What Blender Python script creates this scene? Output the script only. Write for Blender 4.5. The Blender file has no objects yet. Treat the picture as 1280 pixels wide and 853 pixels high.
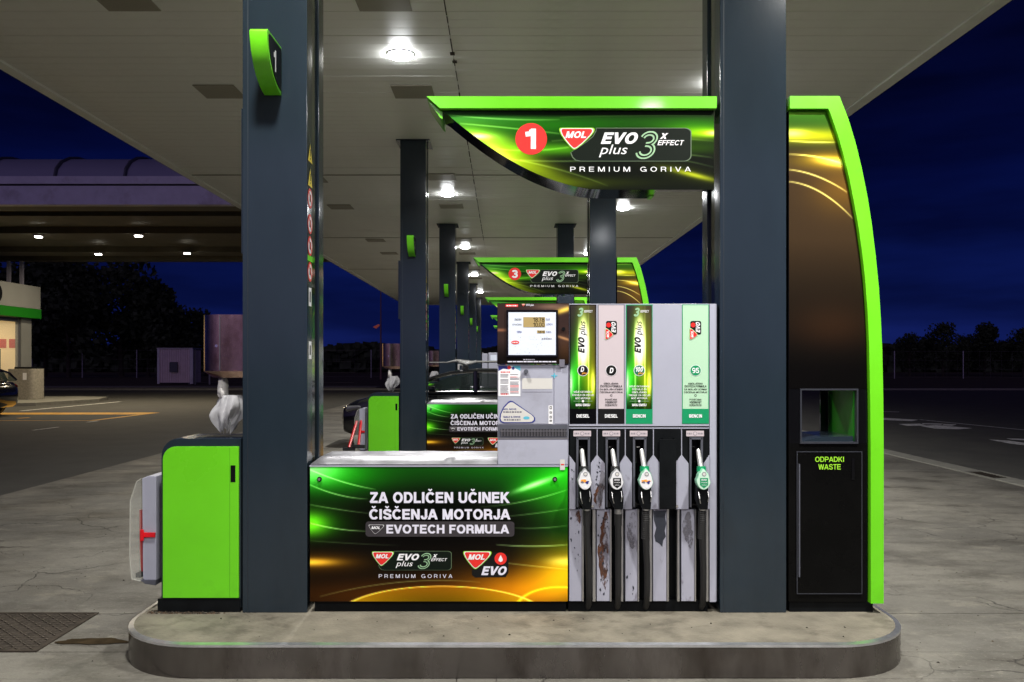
import bpy, bmesh, math, random
import numpy as np
from mathutils import Vector, Matrix
from mathutils import noise as mnoise
random.seed(7)
R = math.radians
SC = bpy.context.scene
COL = SC.collection

# ------------------------------------------------------------------ camera
cam_d = bpy.data.cameras.new("camera"); cam = bpy.data.objects.new("camera", cam_d); COL.objects.link(cam)
cam.location = (0, -5.0, 1.67); cam.rotation_euler = (R(90), 0, 0)
cam_d.sensor_width = 36; cam_d.lens = 36*1050/1280
cam_d.shift_x = 10/1280; cam_d.shift_y = 27.5/1280
cam_d.clip_end = 2000; cam_d.clip_start = 0.05
SC.camera = cam

# ------------------------------------------------------------------ world: night sky just after dusk
W = bpy.data.worlds.new("World"); SC.world = W; W.use_nodes = True
wn, wl = W.node_tree.nodes, W.node_tree.links
wn.clear()
def N(nodes, t, **kw):
    n = nodes.new(t)
    for k, v in kw.items(): setattr(n, k, v)
    return n
wo = N(wn, 'ShaderNodeOutputWorld'); wb = N(wn, 'ShaderNodeBackground'); wb.inputs[1].default_value = 1.0
wt = N(wn, 'ShaderNodeTexCoord'); ws = N(wn, 'ShaderNodeSeparateXYZ'); wr = N(wn, 'ShaderNodeValToRGB')
wl.new(wt.outputs['Generated'], ws.inputs[0]); wl.new(ws.outputs['Z'], wr.inputs[0])
cr = wr.color_ramp; cr.elements[0].position = 0.0; cr.elements[0].color = (0.0045, 0.0095, 0.078, 1)
cr.elements[1].position = 1.0; cr.elements[1].color = (0.0004, 0.0007, 0.006, 1)
for p, c in ((0.09, (0.0022, 0.0056, 0.054, 1)), (0.19, (0.0008, 0.0022, 0.026, 1)), (0.36, (0.0007, 0.0013, 0.0135, 1))):
    e = cr.elements.new(p); e.color = c
wm = N(wn, 'ShaderNodeMapping'); wm.inputs['Scale'].default_value = (2.0, 2.0, 11.0)
wnz = N(wn, 'ShaderNodeTexNoise'); wnz.inputs['Scale'].default_value = 1.6; wnz.inputs['Detail'].default_value = 4
wc = N(wn, 'ShaderNodeMapRange'); wc.inputs[1].default_value = 0.42; wc.inputs[2].default_value = 0.75; wc.inputs[3].default_value = 0.72; wc.inputs[4].default_value = 1.75
wx = N(wn, 'ShaderNodeVectorMath', operation='SCALE')
wl.new(wt.outputs['Generated'], wm.inputs[0]); wl.new(wm.outputs[0], wnz.inputs['Vector']); wl.new(wnz.outputs[0], wc.inputs[0])
# afterglow low in the sky on the other side of the station (behind the camera)
wg = N(wn, 'ShaderNodeVectorMath', operation='DOT_PRODUCT'); wg.inputs[1].default_value = (-.25, -.96, .10)
wgr = N(wn, 'ShaderNodeMapRange'); wgr.inputs[1].default_value = .1; wgr.inputs[2].default_value = 1.0
wgp = N(wn, 'ShaderNodeMath', operation='POWER'); wgp.inputs[1].default_value = 2.0
wga = N(wn, 'ShaderNodeVectorMath', operation='SCALE'); wga.inputs[0].default_value = (.215, .165, .300)
wgs = N(wn, 'ShaderNodeVectorMath', operation='ADD')
wl.new(wt.outputs['Generated'], wg.inputs[0]); wl.new(wg.outputs['Value'], wgr.inputs[0]); wl.new(wgr.outputs[0], wgp.inputs[0]); wl.new(wgp.outputs[0], wga.inputs['Scale'])
wl.new(wga.outputs[0], wgs.inputs[0]); wl.new(wr.outputs[0], wgs.inputs[1])
wl.new(wgs.outputs[0], wx.inputs[0]); wl.new(wc.outputs[0], wx.inputs['Scale']); wl.new(wx.outputs[0], wb.inputs[0]); wl.new(wb.outputs[0], wo.inputs[0])

SC.view_settings.view_transform = 'Standard'; SC.view_settings.look = 'None'
SC.view_settings.exposure = 0.0; SC.view_settings.gamma = 1.0
SC.cycles.use_denoising = True; SC.cycles.sample_clamp_indirect = 4.0
SC.cycles.max_bounces = 8; SC.cycles.transparent_max_bounces = 12
SC.cycles.caustics_reflective = False; SC.cycles.caustics_refractive = False

ISZ0 = .1835; CAN_Z = 5.02; PITCH = 7.6
LAMPS = [(-1.12, y) for y in (-1.5, 4.1, 11.6, 19.2, 26.8, 34.4)] + [(2.57, y) for y in (-1.9, 5.0, 13.1, 20.6, 28.2, 35.8)] + [(-1.12, -5.9), (1.9, -5.9)]  # last pair is added, out of view, to brighten the lower pump fronts

# ------------------------------------------------------------------ helpers
def X(px, r=1.0): return (px-630)/210*r
def Z(py, r=1.0): return 1.67-(py-454)/210*r
ORG = {}
def lin(c):
    c = np.asarray(c, float)
    return np.where(c <= .04045, c/12.92, ((np.clip(c, 0, None)+.055)/1.055)**2.4)
def s8(*c): return tuple(float(v) for v in lin(np.array(c)/255.0))

def thing(name, label, cat, loc=(0, 0, 0), group=None):
    o = bpy.data.objects.new(name, None); COL.objects.link(o); o.location = loc
    o.empty_display_size = .1
    o['label'] = label; o['category'] = cat
    if group: o['group'] = group
    ORG[o] = Vector(loc); return o
def tag(o, label, cat, group=None):
    o['label'] = label; o['category'] = cat
    if group: o['group'] = group
    return o

FC = {}
def text_geo(s, bold, shear, space=1.0):
    k = (s, bold, shear, space)
    if k in FC: return FC[k]
    cu = bpy.data.curves.new('t', 'FONT'); cu.body = s; cu.offset = bold; cu.shear = shear
    cu.space_character = space; cu.resolution_u = 3; cu.size = 1.0; cu.align_x = 'CENTER'; cu.space_line = .95
    ob = bpy.data.objects.new('t', cu); COL.objects.link(ob)
    dg = bpy.context.evaluated_depsgraph_get(); me = bpy.data.meshes.new_from_object(ob.evaluated_get(dg))
    v = [tuple(q.co[:2]) for q in me.vertices]; f = [tuple(p.vertices) for p in me.polygons]
    bpy.data.objects.remove(ob); bpy.data.curves.remove(cu); bpy.data.meshes.remove(me)
    FC[k] = (v, f); return FC[k]

def _arc(cx, cy, rx, ry, a0, a1, n=10): return [(cx+rx*math.cos(R(a0+(a1-a0)*k/n)), cy+ry*math.sin(R(a0+(a1-a0)*k/n))) for k in range(n+1)]
def glyph(ch, w):
    """a bold grotesque drawn with strokes: (width, strokes), cap height 1"""
    h = w/2; t, b = 1-h*.92, h*.92; L = h
    if ch == 'O' or ch == '0':
        W_ = .86 if ch == 'O' else .66; return W_, [_arc(W_/2, .5, W_/2-h, .51-h*.92, 0, 360, 28)]
    if ch == 'C': return .80, [_arc(.43, .5, .43-h, .51-h*.92, 38, 322, 22)]
    if ch == 'G': return .84, [_arc(.43, .5, .43-h, .51-h*.92, 40, 352, 24), [(.46, .42), (.84-h*.2, .42)], [(.84-h, .46), (.84-h, 0)]]
    if ch == 'D': return .78, [[(L, 0), (L, 1)], [(L, b), (.36, b)]+_arc(.36, .5, .42-h, .5-b, -88, 88, 12)+[(.36, t), (L, t)]]
    if ch in 'PRB':
        st = [[(L, 0), (L, 1)], [(L, t), (.42, t)]+_arc(.44, .5+.5*(.5-0)-b*.5+.0, .28-h+.04, (t-.46)/2, 88, -88, 10)+[(.42, .46), (L, .46)]]
        cy = (t+.46)/2; st[1] = [(L, t), (.40, t)]+_arc(.42, cy, .30-h, (t-.46)/2, 86, -86, 10)+[(.40, .46), (L, .46)]
        if ch == 'R': st.append([(.40, .46), (.52, .44), (.60, .34), (.62, .16), (.66, 0)])
        if ch == 'B': st.append([(L, .46), (.44, .46)]+_arc(.45, (b+.46)/2, .31-h, (.46-b)/2, 86, -86, 10)+[(.44, b), (L, b)])
        return (.74 if ch != 'P' else .72), st
    if ch == 'S': return .72, [[(.66-h*.3, .70), (.62-h*.2, .84), (.50, t+.0), (.36, t+.01), (.20, t-.03), (L+.01, .75), (L+.03, .64), (.24, .565), (.50, .475), (.66-h*.3, .38), (.72-h, .27), (.66-h*.3, .15), (.50, b), (.34, b-.01), (.18, b+.05), (L-.02, .30)]]
    if ch == 'J': return .58, [[(.58-h, 1), (.58-h, .30)]+_arc(.29, .30, .29-h, .31-b, 0, -180, 12)+[(L, .36)]]
    if ch == 'U': return .76, [[(L, 1), (L, .36)]+_arc(.38, .36, .38-h, .37-b, 180, 360, 14)+[(.76-h, 1)]]
    if ch == 'A': return .78, [[(h*.55-.03, -.1), (.39, 1.02)], [(.78-h*.55+.03, -.1), (.39, 1.02)], [(.2, .30), (.58, .30)]]
    if ch == 'V': return .74, [[(h*.55-.03, 1.1), (.37, -.02)], [(.74-h*.55+.03, 1.1), (.37, -.02)]]
    if ch == 'M': return .90, [[(L, 0), (L, 1)], [(.90-h, 0), (.90-h, 1)], [(L*1.1, 1.1), (.45, -.02)], [(.90-L*1.1, 1.1), (.45, -.02)]]
    if ch == 'N': return .76, [[(L, 0), (L, 1)], [(.76-h, 0), (.76-h, 1)], [(L-.02, 1.06), (.76-h+.02, -.06)]]
    if ch == 'K': return .78, [[(L, 0), (L, 1)], [(L+.02, .36), (.76-h*.4, 1.1)], [(.30, .56), (.80-h*.5, -.08)]]
    if ch == 'Z': return .68, [[(.03, t), (.66, t)], [(.02, b), (.68, b)], [(.62, t+.05), (.06, b-.05)]]
    if ch in 'Xx': return .74, [[(h*.5, -.05), (.74-h*.5, 1.05)], [(h*.5, 1.05), (.74-h*.5, -.05)]]
    if ch == 'Y': return .72, [[(.36, 0), (.36, .46)], [(h*.5, 1.08), (.36, .40)], [(.72-h*.5, 1.08), (.36, .40)]]
    if ch == 'T': return .66, [[(.33, 0), (.33, 1-w)], [(0, t), (.66, t)]]
    if ch == 'L': return .62, [[(L, 1), (L, 0)], [(w, b), (.62, b)]]
    if ch == 'I': return w+.02, [[(L+.01, 0), (L+.01, 1)]]
    if ch == 'E': return .68, [[(L, 0), (L, 1)], [(w, t), (.67, t)], [(w, .52), (.62, .52)], [(w, b), (.68, b)]]
    if ch == 'F': return .64, [[(L, 0), (L, 1)], [(w, t), (.64, t)], [(w, .50), (.57, .50)]]
    if ch == 'H': return .76, [[(L, 0), (L, 1)], [(.76-h, 0), (.76-h, 1)], [(w, .52), (.76-w, .52)]]
    if ch == 'W': return 1.02, [[(h*.5, 1.08), (.27, -.02)], [(.51, 1.05), (.27, -.02)], [(.51, 1.05), (.75, -.02)], [(1.02-h*.5, 1.08), (.75, -.02)]]
    if ch == '1': return .52, [[(.52-h, 0), (.52-h, 1)], [(.04, .72), (.22, .74), (.36, .82), (.52-w*.9, .97)]]
    if ch == '2': return .66, [[(L, .68), (L+.04, .82), (.33, t), (.54, t-.05), (.66-h, .72), (.54, .50), (.30, .30), (.12, b)], [(.03, b), (.65, b)]]
    if ch == '3': return .68, [_arc(.33, (t+.52)/2, .28-h*.6, (t-.52)/2, 165, -90, 14)[:-1]+[(.33, .52), (.27, .52)], _arc(.33, (.52+b)/2, .33-h*.9, (.52-b)/2, 90, -165, 16)]
    if ch == '5': return .68, [[(.64, t), (.12, t)], [(.18, 1), (.12, .46)], [(.14, .50), (.36, .60), (.56, .52), (.68-h, .33), (.56, .14), (.34, b), (.14, .13), (L-.02, .28)]]
    if ch == '7': return .64, [[(0, t), (.62, t)], [(.58, t+.04), (.36, .55), (.24, 0)]]
    if ch == '8': return .68, [_arc(.34, .74, .30-h, .26-h*.92, 0, 360, 18), _arc(.34, .28, .34-h, .29-h*.92, 0, 360, 18)]
    if ch == '9': return .68, [_arc(.34, .68, .34-h, .33-h*.92, 0, 360, 18), [(.68-h, .66), (.60, .30), (.44, .12), (.14, b)]]
    if ch == '!': return w, [[(h, .30), (h, 1)], [(h, 0), (h, .18)]]
    if ch == '.': return w, [[(h, 0), (h, .18)]]
    if ch == '/': return .5, [[(.05, -.05), (.45, 1.05)]]
    if ch == '&': return .8, [_arc(.36, .75, .16, .16, 0, 360, 12), _arc(.34, .27, .24, .19, 0, 360, 14), [(.34, .6), (.74, -.05)]]
    return None
def ribbon(pts, w, clip=True):
    n = len(pts); closed = n > 3 and math.dist(pts[0], pts[-1]) < 1e-6
    if closed: pts = pts[:-1]; n -= 1
    P = [Vector(p) for p in pts]; lo, hi = [], []
    for i in range(n):
        a = P[i-1] if (i > 0 or closed) else None; c = P[(i+1) % n] if (i < n-1 or closed) else None
        d1 = (P[i]-a).normalized() if a is not None else None; d2 = (c-P[i]).normalized() if c is not None else None
        d1 = d1 or d2; d2 = d2 or d1
        n1 = Vector((-d1.y, d1.x)); n2 = Vector((-d2.y, d2.x)); m = (n1+n2)
        m = m.normalized() if m.length > 1e-6 else n1; k = min(1.6, 1/max(.3, m.dot(n1)))
        lo.append(P[i]-m*w/2*k); hi.append(P[i]+m*w/2*k)
    out = []
    for i in range(n if closed else n-1):
        j = (i+1) % n; q = [tuple(lo[i]), tuple(lo[j]), tuple(hi[j]), tuple(hi[i])]
        if clip:
            for lim, sg in ((0.0, 1), (1.0, -1)):
                r_ = []
                for k in range(len(q)):
                    A, B = q[k], q[(k+1) % len(q)]; ia, ib = (A[1]-lim)*sg >= -1e-9, (B[1]-lim)*sg >= -1e-9
                    if ia: r_.append(A)
                    if ia != ib:
                        u = (lim-A[1])/(B[1]-A[1]); r_.append((A[0]+(B[0]-A[0])*u, lim))
                q = r_
                if not q: break
        if q and len(q) > 2: out.append(q)
    return out
CARON = {'Č': 'C', 'Š': 'S', 'Ž': 'Z'}
def stroke_text(s, w, shear, gap):
    x = 0; V, F, D = [], [], []
    for ch in s:
        if ch == ' ': x += .30+gap; continue
        g = glyph(CARON.get(ch, ch), w)
        W_, st = g; lay = 0
        sts = [(p, w, True) for p in st]
        if ch in CARON: cx = W_/2; sts.append(([(cx-.15, 1.27), (cx, 1.12), (cx+.15, 1.27)], w*.55, False))
        for p, ww, cl in sts:
            for q in ribbon(p, ww, cl):
                b = len(V); V += [(x+a+shear*c, c) for a, c in q]; D += [lay]*len(q)
                ar = sum(q[i][0]*q[(i+1) % len(q)][1]-q[(i+1) % len(q)][0]*q[i][1] for i in range(len(q)))
                idx = list(range(b, b+len(q))); F.append(tuple(idx if ar > 0 else idx[::-1]))
            lay += 1
        x += W_+gap
    return V, F, D
def text_any(s, bold, shear, space):
    k = ('any', s, bold, shear, space)
    if k in FC: return FC[k]
    if all(c == ' ' or c in CARON or glyph(c, .2) for c in s):
        w = .235 if bold >= .045 else .222 if bold >= .025 else .165 if bold >= .015 else .125
        if s == '3' and bold < 0: w = .05
        FC[k] = stroke_text(s, w, shear, .085+(space-1)*.75)
    else:
        v, f = text_geo(s, bold, shear, space); FC[k] = (v, f, [0]*len(v))
    return FC[k]

class MB:
    def __init__(s): s.v = []; s.f = []; s.m = []
    def add(s, vs, fs, mi=0):
        b = len(s.v); s.v += [tuple(q) for q in vs]; s.f += [tuple(b+i for i in f) for f in fs]; s.m += [mi]*len(fs); return s
    def box(s, x0, x1, y0, y1, z0, z1, mi=0):
        vs = [(x, y, z) for z in (z0, z1) for x, y in ((x0, y0), (x1, y0), (x1, y1), (x0, y1))]
        return s.add(vs, [(3, 2, 1, 0), (4, 5, 6, 7), (0, 1, 5, 4), (1, 2, 6, 5), (2, 3, 7, 6), (3, 0, 4, 7)], mi)
    def pbox(s, a, b, t, u, y0, y1, mi=0):      # a..b across, t..u down, in drawing units (1/210 m)
        return s.box(X(a), X(b), y0, y1, Z(u), Z(t), mi)
    def prism(s, poly, y0, y1, mi=0, plane='xz', px=False):
        if px: poly = [(X(a), Z(b)) for a, b in poly]
        n = len(poly)
        if plane == 'xz': A = [(a, y0, b) for a, b in poly]; B = [(a, y1, b) for a, b in poly]
        elif plane == 'yz': A = [(y0, a, b) for a, b in poly]; B = [(y1, a, b) for a, b in poly]
        else: A = [(a, b, y0) for a, b in poly]; B = [(a, b, y1) for a, b in poly]
        fs = [tuple(range(n)), tuple(range(2*n-1, n-1, -1))] + [(i, (i+1) % n, n+(i+1) % n, n+i) for i in range(n)]
        return s.add(A+B, fs, mi)
    def flat(s, poly, y, mi=0, px=True, plane='xz'):
        if px: poly = [(X(a), Z(b)) for a, b in poly]
        a = sum(poly[i][0]*poly[(i+1) % len(poly)][1]-poly[(i+1) % len(poly)][0]*poly[i][1] for i in range(len(poly)))
        if plane == 'xz':
            if a < 0: poly = poly[::-1]
            vs = [(p, y, q) for p, q in poly]
        elif plane == 'yz':
            if a < 0: poly = poly[::-1]
            vs = [(y, p, q) for p, q in poly]
        else:
            if a < 0: poly = poly[::-1]
            vs = [(p, q, y) for p, q in poly]
        return s.add(vs, [tuple(range(len(vs)))], mi)
    def rot_text(s, *a, **k): return s.text(*a, rot=True, **k)
    def text(s, st, a, b, t, u, y, mi=0, bold=.0, shear=0, space=1.0, rot=False, plane='xz', px=True, zr=1.0):
        v, f, dd = text_any(st, bold, shear, space)
        if rot: v = [(-q, p) for p, q in v]
        xs = [p[0] for p in v]; ys = [p[1] for p in v]
        x0, x1, y0, y1 = min(xs), max(xs), min(ys), max(ys)
        if px: a, b, t, u = X(a), X(b), Z(t), Z(u)
        w = [((p-x0)/(x1-x0)*(b-a)+a, (q-y0)/(y1-y0)*(t-u)+u) for p, q in v]
        if plane == 'xz': vs = [(p, y-.00012*k, q) for (p, q), k in zip(w, dd)]
        elif plane == 'yz': vs = [(y+.00012*k, p, q) for (p, q), k in zip(w, dd)]
        else: vs = [(p, q, y+.00012*k) for (p, q), k in zip(w, dd)]
        return s.add(vs, f, mi)
    def three(s, a, b, t, u, y, m0, m1, sh=.28):
        # the outlined 3 of the emblem: a broad stroke with a thin dark stroke along its middle
        for wd, mi, yy in ((.17, m0, y), (.055, m1, y-.001)):
            for k, st in enumerate(glyph('3', .17)[1]):
                for q in ribbon(st, wd):
                    vs = [(X(a)+(p+sh*c)/(.68+sh)*(X(b)-X(a)), yy-.0001*k, Z(u)+c*(Z(t)-Z(u))) for p, c in q]; s.add(vs, [tuple(range(len(vs)))], mi)
        return s
    def bars(s, a, b, t, u, y, mi, seed=1):
        """print too fine to read: a row of word-length dashes"""
        rnd = random.Random(seed); x = a
        while x < b:
            l = min(rnd.uniform(.05, .16)*(b-a)+.4, b-x); s.flat([(x, t), (x+l, t), (x+l, u), (x, u)], y, mi); x += l+(u-t)*.5
        return s
    def tube(s, pts, r, n=10, mi=0, cap=True):
        pts = [Vector(p) for p in pts]; rs = r if isinstance(r, (list, tuple)) else [r]*len(pts)
        b0 = len(s.v); up = None
        for i, p in enumerate(pts):
            d = (pts[min(i+1, len(pts)-1)]-pts[max(i-1, 0)]).normalized()
            if up is None: up = d.orthogonal().normalized()
            up = (up-d*up.dot(d)).normalized(); sd = d.cross(up)
            for k in range(n):
                a = 2*math.pi*k/n; s.v.append(tuple(p+(up*math.cos(a)+sd*math.sin(a))*rs[i]))
        fs = []
        for i in range(len(pts)-1):
            for k in range(n):
                fs.append((b0+i*n+k, b0+i*n+(k+1) % n, b0+(i+1)*n+(k+1) % n, b0+(i+1)*n+k))
        if cap: fs += [tuple(b0+k for k in range(n))[::-1], tuple(b0+(len(pts)-1)*n+k for k in range(n))]
        s.f += fs; s.m += [mi]*len(fs); return s
    def build(s, name, mats, parent=None, bevel=0, seg=2, smooth=None, kind=None, sub=0, loc=None):
        off = ORG.get(parent, Vector((0, 0, 0))) if parent is not None else (Vector(loc) if loc else Vector((0, 0, 0)))
        me = bpy.data.meshes.new(name)
        me.from_pydata([(a-off.x, b-off.y, c-off.z) for a, b, c in s.v], [], s.f)
        if not isinstance(mats, (list, tuple)): mats = [mats]
        for m in mats: me.materials.append(m)
        me.polygons.foreach_set('material_index', s.m)
        if bevel or sub:
            bm = bmesh.new(); bm.from_mesh(me); bmesh.ops.remove_doubles(bm, verts=bm.verts, dist=1e-5)
            bmesh.ops.recalc_face_normals(bm, faces=bm.faces)
            if bevel:
                ed = [e for e in bm.edges if len(e.link_faces) == 2 and e.calc_face_angle(0) > R(35)]
                bmesh.ops.bevel(bm, geom=ed, offset=bevel, segments=seg, affect='EDGES', profile=.6, clamp_overlap=True)
            bm.to_mesh(me); bm.free()
        if smooth is None: smooth = bool(bevel)
        if smooth:
            me.polygons.foreach_set('use_smooth', [True]*len(me.polygons)); me.set_sharp_from_angle(angle=R(40))
        o = bpy.data.objects.new(name, me); COL.objects.link(o)
        if bevel: wm_ = o.modifiers.new('weighted_normals', 'WEIGHTED_NORMAL'); wm_.keep_sharp = True
        if parent is not None: o.parent = parent; ORG[o] = off
        elif loc: o.location = loc; ORG[o] = off
        else: ORG[o] = off
        if kind: o['kind'] = kind
        return o

def copy_tree(o, parent=None, dy=0.0):
    c = o.copy(); COL.objects.link(c)
    if parent is not None: c.parent = parent
    else: c.location.y += dy
    for ch in list(o.children): copy_tree(ch, c)
    return c

def grid_art(name, x0, x1, zlo, zhi, y, nx, nz, fn, mat, parent, px=True):
    """printed sheet: a grid mesh with a colour attribute worked out by fn(across, down)"""
    xs = np.linspace(x0, x1, nx); lo = np.array([zlo(v) for v in xs]); hi = np.array([zhi(v) for v in xs])
    t = np.linspace(0, 1, nz)
    PX = np.repeat(xs[None, :], nz, 0); PY = lo[None, :]*(1-t[:, None])+hi[None, :]*t[:, None]
    c = lin(np.clip(fn(PX, PY), 0, 255)/255.0).reshape(-1, 3)
    off = ORG.get(parent, Vector((0, 0, 0)))
    V = np.stack([X(PX)-off.x, np.full_like(PX, y-off.y), Z(PY)-off.z], -1).reshape(-1, 3)
    I = np.arange(nx*nz).reshape(nz, nx)
    F = np.stack([I[:-1, :-1], I[:-1, 1:], I[1:, 1:], I[1:, :-1]], -1).reshape(-1, 4)
    me = bpy.data.meshes.new(name); me.from_pydata(V.tolist(), [], F.tolist())
    me.materials.append(mat)
    at = me.color_attributes.new('print', 'FLOAT_COLOR', 'POINT')
    at.data.foreach_set('color', np.concatenate([c, np.ones((len(c), 1))], 1).ravel().astype(np.float32))
    o = bpy.data.objects.new(name, me); COL.objects.link(o); o.parent = parent; ORG[o] = off
    return o

# ------------------------------------------------------------------ materials
def mat(name, col, rough=.5, metal=0, var=.0, scale=4, bump=0, bscale=40, coat=0, emit=None, es=1, dirt=None, dscale=2, dlo=.55, dhi=.75, stretch=(1, 1, 1), rvar=0, spec=.5, alpha=1, trans=0, aniso=None):
    m = bpy.data.materials.new(name); m.use_nodes = True; n, l = m.node_tree.nodes, m.node_tree.links
    b = n['Principled BSDF']; b.inputs['Base Color'].default_value = (*col, 1); b.inputs['Roughness'].default_value = rough
    b.inputs['Metallic'].default_value = metal; b.inputs['Coat Weight'].default_value = coat; b.inputs['Coat Roughness'].default_value = .08
    b.inputs['Specular IOR Level'].default_value = spec; b.inputs['Alpha'].default_value = alpha; b.inputs['Transmission Weight'].default_value = trans
    if emit: b.inputs['Emission Color'].default_value = (*emit, 1); b.inputs['Emission Strength'].default_value = es
    tc = N(n, 'ShaderNodeTexCoord'); mp = N(n, 'ShaderNodeMapping'); mp.inputs['Scale'].default_value = stretch
    l.new(tc.outputs['Object'], mp.inputs[0])
    cur = None
    if var:
        nz = N(n, 'ShaderNodeTexNoise'); nz.inputs['Scale'].default_value = scale; nz.inputs['Detail'].default_value = 6; nz.inputs['Roughness'].default_value = .6
        l.new(mp.outputs[0], nz.inputs['Vector'])
        mr = N(n, 'ShaderNodeMapRange'); mr.inputs[1].default_value = .3; mr.inputs[2].default_value = .7; mr.inputs[3].default_value = 1-var; mr.inputs[4].default_value = 1+var
        l.new(nz.outputs[0], mr.inputs[0])
        vm = N(n, 'ShaderNodeVectorMath', operation='SCALE'); vm.inputs[0].default_value = col
        l.new(mr.outputs[0], vm.inputs['Scale']); cur = vm.outputs[0]
        if rvar:
            rr = N(n, 'ShaderNodeMapRange'); rr.inputs[1].default_value = .35; rr.inputs[2].default_value = .65; rr.inputs[3].default_value = rough-rvar; rr.inputs[4].default_value = rough+rvar
            l.new(nz.outputs[0], rr.inputs[0]); l.new(rr.outputs[0], b.inputs['Roughness'])
    if dirt:
        nd = N(n, 'ShaderNodeTexNoise'); nd.inputs['Scale'].default_value = dscale; nd.inputs['Detail'].default_value = 8; nd.inputs['Roughness'].default_value = .65
        l.new(mp.outputs[0], nd.inputs['Vector'])
        md = N(n, 'ShaderNodeMapRange'); md.inputs[1].default_value = dlo; md.inputs[2].default_value = dhi
        l.new(nd.outputs[0], md.inputs[0])
        mx = N(n, 'ShaderNodeMix', data_type='RGBA'); l.new(md.outputs[0], mx.inputs['Factor'])
        if cur: l.new(cur, mx.inputs['A'])
        else: mx.inputs['A'].default_value = (*col, 1)
        mx.inputs['B'].default_value = (*dirt, 1); cur = mx.outputs['Result']
    if cur: l.new(cur, b.inputs['Base Color'])
    if bump:
        nb = N(n, 'ShaderNodeTexNoise'); nb.inputs['Scale'].default_value = bscale; nb.inputs['Detail'].default_value = 5
        l.new(mp.outputs[0], nb.inputs['Vector']); bp = N(n, 'ShaderNodeBump'); bp.inputs['Strength'].default_value = bump; bp.inputs['Distance'].default_value = .01
        l.new(nb.outputs[0], bp.inputs['Height']); l.new(bp.outputs[0], b.inputs['Normal'])
    return m

M = {}
M['steel_paint'] = mat('blue_grey_paint', (.017, .027, .038), .13, 0, .18, 1.4, bump=.02, bscale=60, dirt=(.010, .016, .022), dscale=1.3, dlo=.5, dhi=.8, stretch=(1, 1, .3))
M['seam'] = mat('seam_shadow_gap', (.012, .018, .026), .5)
M['side_sheet'] = mat('glossy_side_sheet', (.17, .19, .17), .07, .95, .12, 2, bump=.05, bscale=6)
M['green'] = mat('lime_paint', s8(106, 208, 26), .33, 0, .07, 1.5, coat=.2, bump=.02, bscale=200, dirt=s8(84, 172, 24), dscale=2.2, dlo=.56, dhi=.85, rvar=.06)
M['black'] = mat('black_gloss', (.004, .004, .005), .08, 0, spec=.28)
M['black_matt'] = mat('black_matt', (.005, .006, .007), .4, 0, .3, 9, bump=.1, bscale=90, spec=.12)
M['black_door'] = mat('black_brushed_door', (.003, .003, .003), .25, .0, .3, 3, spec=.10)
M['rubber'] = mat('rubber', (.012, .012, .013), .55, 0, .2, 12)
M['grey'] = mat('dispenser_grey', s8(172, 174, 190), .42, .15, .04, 3, bump=.03, bscale=80, dirt=s8(150, 150, 163), dscale=2.4, dlo=.58, dhi=.8)
M['grey_scuffed'] = mat('scuffed_grey', s8(168, 169, 185), .42, .15, .07, 5, dirt=s8(128, 126, 140), dscale=6.5, dlo=.58, dhi=.64, stretch=(1.5, 1.5, .6))
M['grey_dark'] = mat('dark_grey', s8(86, 88, 98), .45, .2, .1, 8)
M['lid'] = mat('worn_metal_lid', s8(176, 176, 184), .34, .9, .08, 7, bump=.10, bscale=9, rvar=.05)
M['chrome'] = mat('chrome', (.75, .75, .77), .16, 1)
M['rail'] = mat('rail_metal', (.5, .5, .51), .3, .9, .1, 20)
M['stainless'] = mat('stainless_sheet', s8(206, 174, 162), .20, 1, .08, 2, bump=.25, bscale=4, dirt=s8(118, 88, 78), dscale=2.4, dlo=.42, dhi=.70, stretch=(1.6, 1.6, .7))  # pinkish brown tint puts surrounding reflections into the steel's colour
M['soffit'] = mat('soffit_sheet', (.80, .80, .74), .38, .05, .05, 1.2, dirt=(.62, .61, .54), dscale=.8, dlo=.55, dhi=.8)
M['soffit_dark'] = mat('soffit_hatch', (.30, .28, .22), .5, .2, .05, 2)
M['concrete'] = None
M['slab'] = mat('island_concrete', (.165, .148, .115), .8, 0, .32, 4.5, bump=.5, bscale=50, dirt=(.055, .046, .034), dscale=3.1, dlo=.53, dhi=.72)
M['kerb'] = mat('kerb_metal', (.17, .155, .145), .26, .85, .2, 3, bump=.08, bscale=10, dirt=(.06, .048, .040), dscale=2.6, dlo=.46, dhi=.72, rvar=.1, stretch=(1, 1, .35))
M['rim'] = mat('kerb_rim_highlight', (.75, .76, .80), .28, .9, .2, 8)  # paler than the kerb metal: top-edge highlight put into the colour
M['red'] = mat('red_print', s8(226, 44, 38), .35)
M['red_plastic'] = mat('red_plastic', s8(214, 22, 34), .3)
M['white'] = mat('white_print', s8(236, 236, 240), .4)
M['lilac'] = mat('text_white', s8(222, 220, 236), .4)
M['inkblack'] = mat('black_print', (.006, .006, .006), .45, spec=.2)
M['darkbox'] = mat('logo_box_print', s8(10, 20, 12), .5, spec=.15)
M['boxline'] = mat('logo_box_line', s8(96, 116, 88), .4)
M['limeprint'] = mat('lime_print', s8(150, 215, 50), .35)
M['palegreen'] = mat('pale_green_sheet', s8(176, 212, 182), .4)
M['mauve'] = mat('mauve_sheet', s8(196, 184, 190), .4)
M['bencin'] = mat('bencin_green', s8(12, 142, 92), .38)
M['wood'] = None
M['blue'] = mat('blue_print', s8(38, 48, 128), .4)
M['cyan'] = mat('cyan_print', s8(90, 180, 205), .4)
M['greytext'] = mat('grey_print', s8(110, 108, 120), .4)
M['orange'] = mat('orange_print', s8(240, 160, 60), .4)
M['cream'] = mat('cream_print', s8(206, 204, 200), .4)
M['yellow'] = mat('yellow_print', s8(236, 214, 40), .4)
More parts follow.
